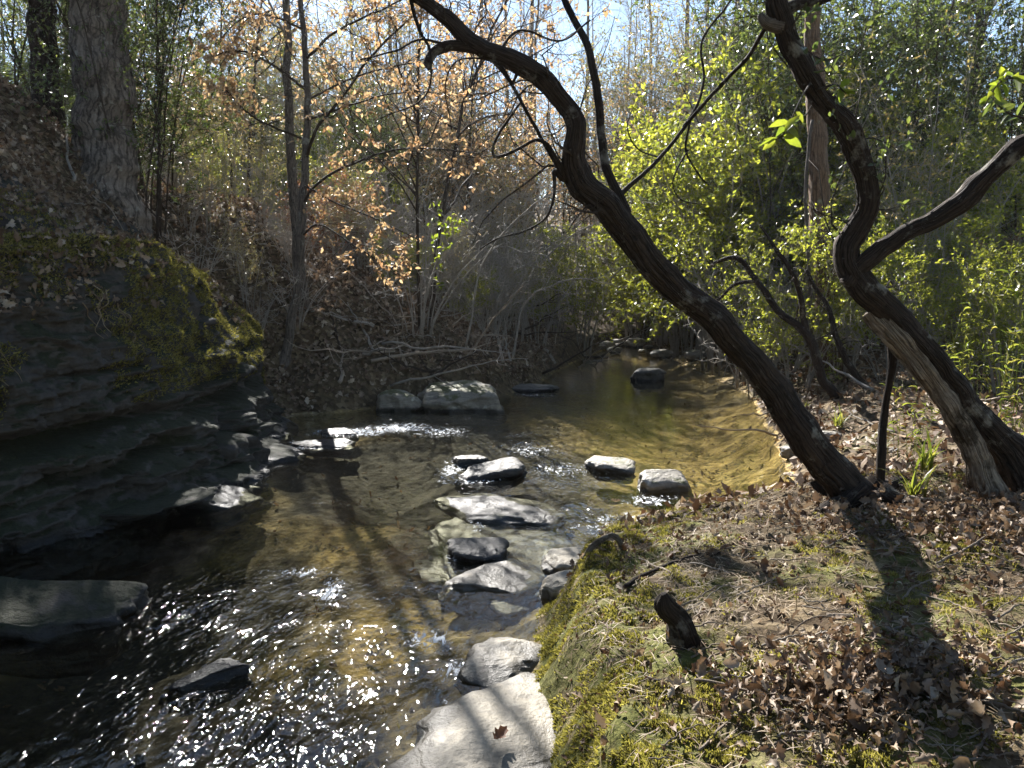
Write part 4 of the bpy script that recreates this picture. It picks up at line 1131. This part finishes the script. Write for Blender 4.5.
# bare grey bushes
for i in range(34):
    putpx('bare', U(400, 640), U(16, 30), U(.7, 1.4), 'bare grey tangled bush in the thicket beyond the bend', 'bare bushes beyond the bend')
for i in range(10):
    putpx('bare', U(370, 600), U(13.5, 18), U(.6, 1.0), 'bare grey tangled bush at the water edge by the bend', 'bare bushes at the water edge')
for i in range(16):
    putpx('bare', U(130, 420), U(15, 27), U(.7, 1.2), 'bare grey tangled bush on the left slope', 'bare bushes on the left slope')
for i in range(22):
    putpx('bare', U(640, 1080), U(10, 22), U(.5, 1.1), 'bare grey tangled bush on the right flat', 'bare bushes on the right flat')
for i in range(7):
    putpx('russet', U(300, 480), U(14.5, 25), U(.5, .9), 'bush with hanging russet dead leaves on the left slope', 'russet bushes on the left slope')
for px, Yd, s_ in [(470, 22, 1.0), (520, 26, 1.0), (430, 24, .9), (560, 30, 1.1), (630, 26, 1.1), (180, 17, .8), (460, 30, 1.2), (600, 34, 1.2), (530, 25, .85), (640, 24, .9), (480, 27, 1.4), (560, 28, 1.3), (400, 28, 1.5), (660, 28, 1.3), (350, 30, 1.4), (200, 26, 1.2), (440, 33, 1.5), (510, 36, 1.6)]:
    putpx('orange', px, Yd, s_, 'thin sapling with sparse orange leaves in the wood beyond the bend', 'orange saplings beyond the bend')
put('orange', -1.75, 13.8, 1.5, 'tall thin orange leaved tree rooted just beyond the big boulder', None)
put('orange', -1.6, 24.5, 1.7, 'tall thin orange leaved tree at the creek bend', None)
put('orange', -6.2, 17.5, 1.5, 'tall orange leaved tree on the left slope behind the sapling', None)
for i in range(6):
    putpx('russet', U(900, 1060), U(14, 24), U(.8, 1.2), 'bush with brown dead leaves on the right flat', 'russet bushes on the right flat')
for i in range(14):
    putpx('bare', U(90, 430), U(25, 36), U(1.3, 2.0), 'tall bare grey brush on the crest of the left slope', 'brush on the crest of the left slope')
# tall bare trees
for i in range(60):
    putpx('tall', U(360, 900), U(32, 95), U(.8, 1.35), 'slender bare grey tree in the far wood beyond the creek', 'bare trees in the far wood')
for i in range(20):
    putpx('tall', U(-60, 190), U(20, 60), U(.6, 1.0), 'slender bare tree on the hillside at left', 'bare trees on the left hillside')
for i in range(12):
    putpx('tall', U(850, 1120), U(22, 60), U(.7, 1.1), 'slender bare tree standing on the right flat', 'bare trees on the right flat')
# far screen of brush closing the horizon
for i in range(60):
    putpx('bare', U(-50, 1100), U(30, 60), U(1.8, 3.0), 'bare grey brush far back in the wood', 'far brush in the wood')
for i in range(56):
    putpx('evergreen', U(-100, 1150), U(32, 62), U(.8, 1.4), 'evergreen shrub far back in the wood', 'far evergreens in the wood')

# unseen evergreens added round the viewpoint to block sky light
for x_, y_, s_ in [(-8, -5, 1.9), (-5.5, -8, 2.2), (-2, -10, 2.0), (2.5, -9, 2.2), (6.5, -7, 2.0), (9, -2.5, 2.0), (-10, 0, 1.9), (11, 3, 1.8), (-8.5, 3, 1.3), (0, -14, 2.4), (-12, -8, 2.3), (10, -11, 2.3)]:
    put('evergreen', x_, y_, s_, 'unseen evergreen added behind the viewpoint to block sky light', 'unseen evergreens added to block sky light')
for px, Yd, s_ in [(585, 17.5, .55), (560, 21, .7), (520, 19, .5), (470, 16, .4), (605, 23, .9), (545, 24, .8), (400, 15.5, .4), (500, 24, .7), (345, 19, .8), (390, 21, .9), (320, 22, 1.0), (260, 20, .8), (225, 18, .6)]:
    putpx('privet', px, Yd, s_, 'low yellow green shrub among the bare brush between the sapling and the bend', 'low green shrubs among the bare brush')
for px, Yd, s_ in [(455, 15.5, .35), (520, 17, .4), (575, 19, .45), (490, 20, .5), (380, 16.5, .4), (340, 15.5, .35)]:
    putpx('thicket', px, Yd, s_, 'small twiggy bush with sparse leaves at the water edge', 'small twiggy bushes at the bend')
# long arching bare stems over the bend
g_ = np.random.default_rng(99)
for i in range(34):
    x0, y0 = g_.uniform(400, 610), g_.uniform(330, 352)
    Yd = g_.uniform(13.5, 22)
    if hz((x0 - 512) / F * Yd, Yd) < .08: Yd += 4.5
    if hz((x0 - 512) / F * Yd, Yd) < .08: continue
    dx, dy = g_.uniform(-150, 170), -g_.uniform(50, 170)
    sg = 1 if dx > 0 else -1
    b0 = at(x0, y0, Yd)
    b0[2] = max(hz(b0[0], b0[1]), 0) - .05
    rows = np.array([at(x0 + dx * .12, y0 + dy * .5, Yd), at(x0 + dx * .45, y0 + dy * .9, Yd - .3), at(x0 + dx * .8, y0 + dy, Yd - .6), at(x0 + dx * 1.15, y0 + dy * .86, Yd - .8)])
    P = spline(np.vstack([b0, rows]), 26) - b0 + np.cumsum(g_.normal(size=(26, 3)), 0) * .01
    rr = np.linspace(g_.uniform(.014, .026), .006, 26)
    st = empty('bare_sapling', b0)
    tag(st, 'long bare grey sapling arching over the creek bend', 'sapling', 'bare saplings arching over the creek bend')
    s = Soup(); tubes(s, P, rr, 6, bark=.06, seed=i)
    obj('stem', s.build('stem', M['twig'], True), st)
    Q1, q1 = grow(P[None], rr[None] * .7, 9, .3, 1.1, 6, .25, .8, .1, .12, .8, .4, .02, rg=g_)
    Q2, q2 = grow(Q1, q1, 22, .15, .5, 5, .2, .8, 0, .12, .8, .5, rg=g_)
    s = Soup(); tubes(s, Q1, np.maximum(q1, .005), 4); tubes(s, Q2, np.maximum(q2, .004), 3)
    obj('twigs', s.build('twigs', M['twig'], True), st)

# canes and grass on the right bank
for px, py, s in [(990, 330, .85), (1015, 350, .9), (965, 345, .65), (1005, 400, .55), (905, 400, .45)]:
    c = hit(px, py + 60)
    put('cane', c[0], c[1], s, 'clump of leafy green cane at the right edge', 'canes at the right edge')
for px, py, s, l in [(838, 428, .9, 'tuft of long green grass behind the leaning tree foot'), (915, 500, 1.0, 'tuft of long grass beside the long pale stick'), (925, 470, 1.1, 'tuft of arching grass at the pale burr'), (880, 455, .8, 'small grass tuft between the leaning and the crooked tree'), (770, 470, .5, 'small grass tuft at the edge of the golden pool')]:
    c = hit(px, py)
    put('grass', c[0], c[1], s, l, None)
for px, Yd in [(438, 11.9), (430, 12.3)]:
    pass
# bright green sapling in front of the dark shrubs
lb = empty('lime_sapling', hit(432, 398) + np.array([0, .9, 0]))
lb.location.z = hz(lb.location.x, lb.location.y)
tag(lb, 'small sapling with bright yellow green leaves above the big boulder', 'sapling')
g = np.random.default_rng(77)
LY = lb.location.y
P, r_ = limb_obj('stem', [(425, 385, 4, LY), (420, 340, 3.5, LY), (428, 290, 3, LY), (440, 250, 2.5, LY), (446, 215, 1.5, LY)], 'twig', lb, 24, 6, .05, 8)
Q1, q1 = grow(P[None], r_[None], 16, .3, .7, 6, .45, .9, .1, .12, .5, .3, rg=g)
Q2, q2 = grow(Q1, q1, 34, .15, .35, 4, .2, .8, 0, .1, .6, .3, rg=g)
s = Soup(); tubes(s, Q1, np.maximum(q1, .003), 4); tubes(s, Q2, np.maximum(q2, .002), 3)
obj('twigs', s.build('twigs', M['twig'], True), lb)
s = Soup(); leaf_twigs(s, Q2, 4, .07, .11, .45, OVAL, .8, .1, .1, g)
obj('leaves', s.build('leaves', M['lime'], True), lb)

# ------------------------------------------------------------------ sticks and deadfall
def stick(label, pix, w0, w1, mat='stick', lift=0.012, name='stick', cat='stick', group=None, seed=0, arch_=0.0):
    pts = np.array([hit(a, b) for a, b in pix])
    pts[:, 2] += lift
    P = spline(pts, 26) if len(pts) > 2 else pts[0] + (pts[1] - pts[0]) * np.linspace(0, 1, 26)[:, None]
    g = np.random.default_rng(seed)
    P = P + np.cumsum(g.normal(size=P.shape), 0) * .0025
    P[:, 2] += arch_ * np.sin(np.linspace(0, math.pi, 26))
    o = P[0].copy()
    s = Soup()
    tubes(s, P - o, np.linspace(w0, w1, 26) / 2, 8, bark=.12, seed=seed)
    ob = obj(name, s.build(name, M[mat], True))
    ob.location = o
    return tag(ob, label, cat, group)
stick('long pale stick lying from the leaning tree foot to the right', [(784, 479), (815, 487), (854, 496), (900, 503), (944, 509)], .03, .02, lift=.05, seed=1)
stick('long thin stick running across the leaf pile in the foreground', [(694, 687), (780, 706), (858, 726), (948, 761)], .011, .006, lift=.03, seed=2)
stick('short pale stick above the sunlit moss patch', [(843, 585), (870, 592), (897, 599)], .012, .008, seed=3)
stick('short pale stick in the middle of the sunlit bank', [(827, 619), (860, 617), (897, 622)], .02, .01, seed=4)
stick('bent thin twig right of the dark broken stub', [(729, 644), (741, 659), (765, 662), (786, 665)], .012, .007, seed=5)
stick('twig on the moss in the lower right shade', [(958, 698), (990, 710), (1030, 724)], .012, .007, seed=6)
stick('thin stick slanting up through the shade to the right edge', [(936, 575), (975, 553), (1030, 525)], .012, .008, lift=.06, seed=7)
stick('thin twig in the trunk shadow', [(921, 597), (950, 606), (983, 617)], .01, .006, seed=8)
stick('thin twig pointing away from the leaning tree foot', [(854, 515), (875, 538), (897, 562)], .012, .006, seed=9)
stick('twig near the top edge of the mossy bank', [(640, 560), (668, 572), (700, 590)], .01, .006, seed=10)
stick('dark root lying along the mossy bank crest', [(625, 590), (655, 575), (690, 560), (720, 555)], .022, .012, 'bark_dark', seed=11)
stick('twig at the bottom edge of the mossy bank', [(700, 755), (735, 720), (752, 700)], .01, .006, seed=12)
for i in range(95):
    px, py = U(620, 1020), U(530, 765)
    a = U(-.6, .6); l = U(25, 80)
    if px - l < 600: continue
    stick('short thin dead twig among the leaves of the mossy bank', [(px, py), (px + l * .5, py + l * .5 * math.sin(a) + U(-4, 4)), (px + l * math.cos(a), py + l * .7 * math.sin(a))], U(.005, .011), .003, 'stick' if i % 3 else 'twig', group='dead twigs on the mossy bank', seed=20 + i, arch_=U(0, .025))
# broken dark stub and root loop
def freestick(label, name, cat, rows, mat, seed, bark=.15, k=12):
    P, Rr = limb(rows, 40)
    o = P[0].copy()
    s = Soup(); tubes(s, P - o, Rr, k, bark=bark, seed=seed)
    ob = obj(name, s.build(name, M[mat], True)); ob.location = o
    return tag(ob, label, cat)
c = hit(692, 645)
freestick('dark broken stub sticking up from the mossy bank', 'broken_stub', 'stub', [(710, 688, 26, c[1] + .02), (700, 656, 22, c[1]), (689, 638, 20, c[1]), (681, 618, 18, c[1]), (667, 606, 15, c[1] - .02), (664, 594, 4, c[1] - .03)], 'bark_dark', 1, .55, 24)
c = hit(601, 556)
freestick('curled pale root loop at the tip of the mossy bank', 'root_loop', 'root', [(584, 560, 8, c[1]), (591, 548, 8, c[1]), (601, 539, 7, c[1]), (612, 534, 7, c[1] + .05), (621, 541, 7, c[1] + .1), (626, 556, 6, c[1] + .12)], 'bark_pale', 2)
# deadfall on the left bank beyond the boulder
for i in range(46):
    px = U(330, 620); py = U(325, 392) - max(0, (px - 480)) * .18
    p0 = hit(px, py)
    ln_, a = U(.6, 2.4), U(0, 6.28)
    e = U(-.1, .75)
    d_ = np.array([math.cos(a) * math.cos(e), math.sin(a) * math.cos(e), math.sin(e)])
    P = p0 + np.array([0, 0, .05]) + d_ * np.linspace(0, ln_, 14)[:, None] + np.cumsum(rng.normal(size=(14, 3)), 0) * .02
    gh = hgt(P[:, 0], P[:, 1]); P[:, 2] = np.maximum(P[:, 2], np.maximum(gh, 0) + .02)
    s = Soup(); tubes(s, P - p0, np.linspace(U(.01, .035), .005, 14), 6, bark=.08, seed=i)
    q1_, qq = grow((P - p0)[None], np.full((1, 14), .008), 5, .2, .6, 5, .3, .8, .2, .15, .8, .4)
    tubes(s, q1_, qq, 4)
    ob = obj('fallen_branch', s.build('fallen_branch', M[('twig', 'stick', 'twig_dark')[i % 3]], True)); ob.location = p0
    tag(ob, 'dead branch in the jumble of deadfall on the left bank beyond the boulder', 'branch', 'deadfall on the left bank')
for i in range(24):
    px, py = U(20, 330), U(120, 330)
    p0 = hit(px, py)
    if p0[2] < .5: continue
    a = U(0, 6.28); ln_ = U(.4, 1.7)
    P = p0 + np.array([math.cos(a), math.sin(a), 0]) * np.linspace(0, ln_, 14)[:, None] + np.cumsum(rng.normal(size=(14, 3)), 0) * .015
    P[:, 2] = hgt(P[:, 0], P[:, 1]) + .05 + U(0, .1) * np.linspace(0, 1, 14)
    if P[0, 0] > -2 or P[0, 1] < 7: continue
    s = Soup(); tubes(s, P - p0, np.linspace(U(.008, .022), .004, 14), 6, bark=.08, seed=i)
    ob = obj('fallen_branch', s.build('fallen_branch', M[('twig', 'stick')[i % 2]], True)); ob.location = p0
    tag(ob, 'dead branch lying on the leaf covered left slope', 'branch', 'dead branches on the left slope')
lp = [at(360, 338, 14.2), at(430, 334, 14.6), at(510, 336, 15)]
s = Soup(); P = spline(np.array(lp), 30); tubes(s, P - P[0], np.linspace(.022, .014, 30), 7, bark=.05)
ob = obj('fallen_branch', s.build('fallen_branch', M['stick'], True)); ob.location = P[0]
tag(ob, 'long straight pale pole lying level above the big boulder', 'branch')
for i in range(22):
    px, py = U(660, 1020), U(345, 440)
    if px < 760: py = U(345, 362)
    p0 = hit(px, py); a = U(0, 6.28); ln_ = U(.5, 1.8)
    P = p0 + np.array([math.cos(a), math.sin(a), U(0, .35)]) * np.linspace(0, ln_, 12)[:, None] + np.cumsum(rng.normal(size=(12, 3)), 0) * .015
    gh = hgt(P[:, 0], P[:, 1]); P[:, 2] = np.maximum(P[:, 2], np.maximum(gh, 0) + .015)
    s = Soup(); tubes(s, P - p0, np.linspace(U(.008, .025), .004, 12), 6, bark=.08, seed=i)
    ob = obj('fallen_branch', s.build('fallen_branch', M['stick' if i % 2 else 'twig'], True)); ob.location = p0
    tag(ob, 'dead branch lying on the flat ground of the right bank', 'branch', 'dead branches on the right bank')

# ------------------------------------------------------------------ leaf litter, moss, straw
def gnormal(x, y, e=.04):
    hx = (hgt(x + e, y) - hgt(x - e, y)) / (2 * e); hy = (hgt(x, y + e) - hgt(x, y - e)) / (2 * e)
    return unit(np.stack([-hx, -hy, np.ones_like(hx)], -1))

def litter(name, x, y, L0, L1, mat, shape, lift, label, tiltn=.35, wr=.55, seed=0, curl=.5, zoff=None):
    g = np.random.default_rng(seed)
    h_ = hgt(x, y)
    nr = gnormal(x, y)
    ok = h_ > .015
    x, y, h_, nr = x[ok], y[ok], h_[ok], nr[ok]
    m = len(x)
    nn = unit(nr + g.normal(size=(m, 3)) * tiltn)
    ax = g.normal(size=(m, 3))
    L = L0 + (L1 - L0) * g.random(m) ** 1.3
    z = h_ + lift * g.random(m) + .006
    if zoff is not None: z = z + zoff(x, y)
    s = Soup()
    leaves(s, np.stack([x, y, z], -1), ax, nn, L, L * wr * (.75 + .5 * g.random(m)), shape, curl * g.normal(size=m))
    o = obj(name, s.build(name, M[mat], False))
    return tag(o, label, 'leaf litter', kind='stuff')

# moss cushions: dense short blades
def moss(name, x, y, h_, nr, L0, L1, label, seed):
    g = np.random.default_rng(seed)
    m = len(x)
    ax = unit(nr + g.normal(size=(m, 3)) * .55)
    s = Soup()
    L = L0 + (L1 - L0) * g.random(m)
    leaves(s, np.stack([x, y, h_ - .004], -1), ax, g.normal(size=(m, 3)), L, L * .45, SPIKE)
    o = obj(name, s.build(name, M['moss'], False))
    return tag(o, label, 'moss', kind='stuff')

# foreground bank
def fg_points(n_, seed, dmin=.1, dmax=9):
    g = np.random.default_rng(seed)
    x = g.uniform(-.3, 4.6, n_); y = g.uniform(1.6, 6.2, n_)
    d, s_, ny_ = shore(x, y)
    k = (d > dmin) & (d < dmax) & (s_ == 1)
    return x[k], y[k], d[k]
x, y, d = fg_points(14000, 1)
pile = blobw(870, 690, .42, .3, x, y) + .8 * blobw(985, 530, .5, .7, x, y)
den = .12 + .3 * smooth(-.1, .3, fbm2(x, y, 1.5, 3, 71)) - .2 * (1 - smooth(.2, .6, d))
k = rng.random(len(x)) < den
litter('leaf_litter', x[k], y[k], .018, .075, 'litter', LOBED, .015, 'dry brown fallen leaves scattered over the mossy bank', .45, .6, 2, .8)
x, y, d = fg_points(26000, 3)
k = rng.random(len(x)) < .2 + .6 * smooth(-.2, .25, fbm2(x, y, 2.5, 3, 79))
litter('leaf_litter', x[k], y[k], .008, .03, 'litter', OVAL, .012, 'crumbled leaf fragments strewn over the mossy bank', .7, .5, 5, .8)
g = np.random.default_rng(66)
xb = g.uniform(-3.5, 3.6, 5200); yb = g.uniform(2.6, 16, 5200)
db, sb_, nb_ = shore(xb, yb)
k = (db < -.1) & (rng.random(5200) < .12 + .5 * smooth(0, .3, fbm2(xb, yb, 1.2, 3, 88)))
xb, yb = xb[k], yb[k]
s = Soup(); Lb = g.uniform(.03, .09, len(xb))
leaves(s, np.stack([xb, yb, hgt(xb, yb) + .008], -1), g.normal(size=(len(xb), 3)), np.array([0, 0, 1]) + g.normal(size=(len(xb), 3)) * .25, Lb, Lb * .55, LOBED, .3)
tag(obj('leaf_litter', s.build('leaf_litter', M['litter'], False)), 'sunken brown leaves lying on the creek bed', 'leaf litter', kind='stuff')
cp = gz(868, 690, .52)
gp = np.random.default_rng(8)
x = cp[0] + gp.normal(size=1100) * .26; y = cp[1] + gp.normal(size=1100) * .17
litter('leaf_pile', x, y, .03, .075, 'litter_red', LOBED, .08, 'heap of curled brown leaves in the foreground shade', .8, .55, 3, .7)
cp2 = hit(985, 525)
x = cp2[0] + gp.normal(size=1400) * .5; y = cp2[1] + gp.normal(size=1400) * .45
litter('leaf_pile', x, y, .035, .09, 'litter_red', LOBED, .08, 'drift of reddish leaves round the foot of the crooked tree', .9, .62, 4, .9)
# right flat
g = np.random.default_rng(12)
x = g.uniform(.5, 16, 60000); y = g.uniform(5.5, 26, 60000)
d, s_, ny_ = shore(x, y)
k = (d > .02) & (s_ == 1) & (np.abs(x / y) < .78)
litter('leaf_litter', x[k], y[k], .06, .12, 'litter', KITE, .03, 'pale dry leaves covering the flat ground of the right bank', .4, .6, 13)
# left slope
x = g.uniform(-16, 1, 110000); y = g.uniform(5.5, 26, 110000)
d, s_, ny_ = shore(x, y)
k = (s_ == 0) & (np.abs(x / y) < .8) & (d > np.where(ny_ < 10.8, 1.5 + .3 * fbm2(x, y, 2, 2, 5), .12 + .2 * fbm2(x, y, 2, 2, 6))) & (d < 9)
litter('leaf_litter', x[k], y[k], .06, .13, 'litter_red', LOBED, .05, 'reddish brown leaves covering the left slope', .5, .62, 14, .8)

Pm = OUTC[:, 110:210].reshape(-1, 3)
ii = rng.integers(0, len(Pm), 120000)
pm = Pm[ii] + rng.normal(size=(120000, 3)) * .012
pm = pm[(fbm(pm * 1.7, 4, 85) + .22 * (pm[:, 2] - 1.3)) > .0]
moss('moss', pm[:, 0], pm[:, 1], pm[:, 2], np.tile([.75, -.35, .5], (len(pm), 1)), .012, .04, 'dark shaggy moss on the upper face of the left rock outcrop', 24)
Pl = np.concatenate([OUTC[:, 214:].reshape(-1, 3), OUTC[:, 165:214].reshape(-1, 3)[::2]])
ii = rng.integers(0, len(Pl), 7500)
pl = Pl[ii] + rng.normal(size=(7500, 3)) * .02
pl = pl[fbm(pl * 1.2, 3, 78) > -.12]
s = Soup()
Ll = rng.uniform(.05, .11, len(pl))
leaves(s, pl + np.array([0, 0, .015]), rng.normal(size=pl.shape), np.array([.35, -.1, .9]) + rng.normal(size=pl.shape) * .45, Ll, Ll * .6, LOBED, .8 * rng.normal(size=len(pl)))
tag(obj('leaf_litter', s.build('leaf_litter', M['litter_red'], False)), 'fallen leaves lying on the rim of the left rock outcrop', 'leaf litter', kind='stuff')

x, y, d = fg_points(900000, 21, .0, 5)
mv = (1 - smooth(.35, 1.0, d)) * .8 + .85 * smooth(-.15, .2, fbm2(x, y, 1.6, 3, 31))
mv = mv * smooth(-.15, .2, fbm2(x, y, 5, 3, 73) + .3 * (d < .45)) * smooth(-.12, .12, fbm2(x, y, 11, 3, 91) + .08)
k = rng.random(len(x)) < mv * .75
x, y = x[k], y[k]
lump = np.maximum(0, fbm2(x, y, 11, 3, 91) + .05) * .05
moss('moss', x, y, hgt(x, y) + lump * .5, gnormal(x, y), .008, .024, 'yellow green moss cushioning the near bank', 22)
# moss on the outcrop rim
Pm = OUTC[:, 198:245].reshape(-1, 3)
ii = rng.integers(0, len(Pm), 70000)
pm = Pm[ii] + rng.normal(size=(70000, 3)) * np.array([.012, .012, .004])
kk = fbm(pm * 1.4, 3, 75) > -.02
pm = pm[kk]
moss('moss', pm[:, 0], pm[:, 1], pm[:, 2], np.tile([.3, -.1, .9], (len(pm), 1)), .012, .035, 'dark green moss capping the rim of the left rock outcrop', 23)

# dry straw and needles on the near bank
x, y, d = fg_points(60000, 41, .12, 6)
k = rng.random(len(x)) < .25 + .5 * smooth(0, .3, fbm2(x, y, 2, 3, 76))
x, y = x[k], y[k]
nr = gnormal(x, y)
g = np.random.default_rng(42)
ax = g.normal(size=(len(x), 3)); ax = unit(ax - (ax * nr).sum(1, keepdims=True) * nr * .85)
s = Soup(); L = g.uniform(.03, .12, len(x))
leaves(s, np.stack([x, y, hgt(x, y) + .006 + .012 * g.random(len(x))], -1), ax, nr, L, g.uniform(.002, .0045, len(x)), BLADE)
tag(obj('straw', s.build('straw', M['straw'], False)), 'dry straw and needles strewn on the near bank', 'straw', kind='stuff')

# thin roots trailing down the outcrop face
for i, (cs, cz, l) in enumerate([(150, 165, 'thin pale roots trailing down the dark outcrop face'), (215, 170, 'thin roots trailing under the leafy rim of the outcrop')]):
    s = Soup()
    o = OUTC[cs, cz].copy()
    for j in range(9):
        a_ = cs + int(rng.integers(-14, 14)); b_ = cz + int(rng.integers(-4, 14)); m_ = int(rng.integers(18, 45))
        jj = np.clip(a_ + np.cumsum(rng.integers(-1, 2, m_)), 0, len(OUTC) - 1)
        P = OUTC[jj, b_ - np.arange(m_)] - o + np.array([.02, -.012, 0])
        P = P[::4]
        tubes(s, spline(P, 22), np.linspace(.006, .002, 22), 5)
    ob = obj('roots', s.build('roots', M['straw'], True)); ob.location = o
    tag(ob, l, 'roots')
# single notable leaves
def one_leaf(label, px, py, L, mat, seed, z=None, lift=.02):
    g = np.random.default_rng(seed)
    c = hit(px, py) if z is None else gz(px, py, z)
    s = Soup(); leaves(s, np.zeros((1, 3)), np.array([[math.cos(seed), math.sin(seed), .15]]), np.array([[.2, -.3, 1]]), np.array([L]), np.array([L * .6]), LOBED, .6)
    o = obj('fallen_leaf', s.build('fallen_leaf', M[mat], True)); o.location = (c[0], c[1], c[2] + lift)
    tag(o, label, 'leaf')
one_leaf('curled russet leaf lying on the broad pale slab', 493, 748, .10, 'russet', 1, .08)
one_leaf('large pale tan leaf in front of the leaf heap', 790, 690, .15, 'straw', 2)
one_leaf('yellow leaf stranded on the wet stones by the pool', 620, 505, .09, 'orange', 3, .05)
one_leaf('broad yellow green leaf near the long pale stick', 935, 522, .10, 'lime', 4)
one_leaf('small orange leaf beside the heap in the shade', 945, 660, .08, 'orange', 5)
one_leaf('pale curled leaf on the moss below the stub', 665, 690, .09, 'straw', 6)

for k_, v_ in KIND.items():              # kinds never placed
    for o in v_:
        if o.name not in used:
            for c in list(o.children): bpy.data.objects.remove(c)
            bpy.data.objects.remove(o)
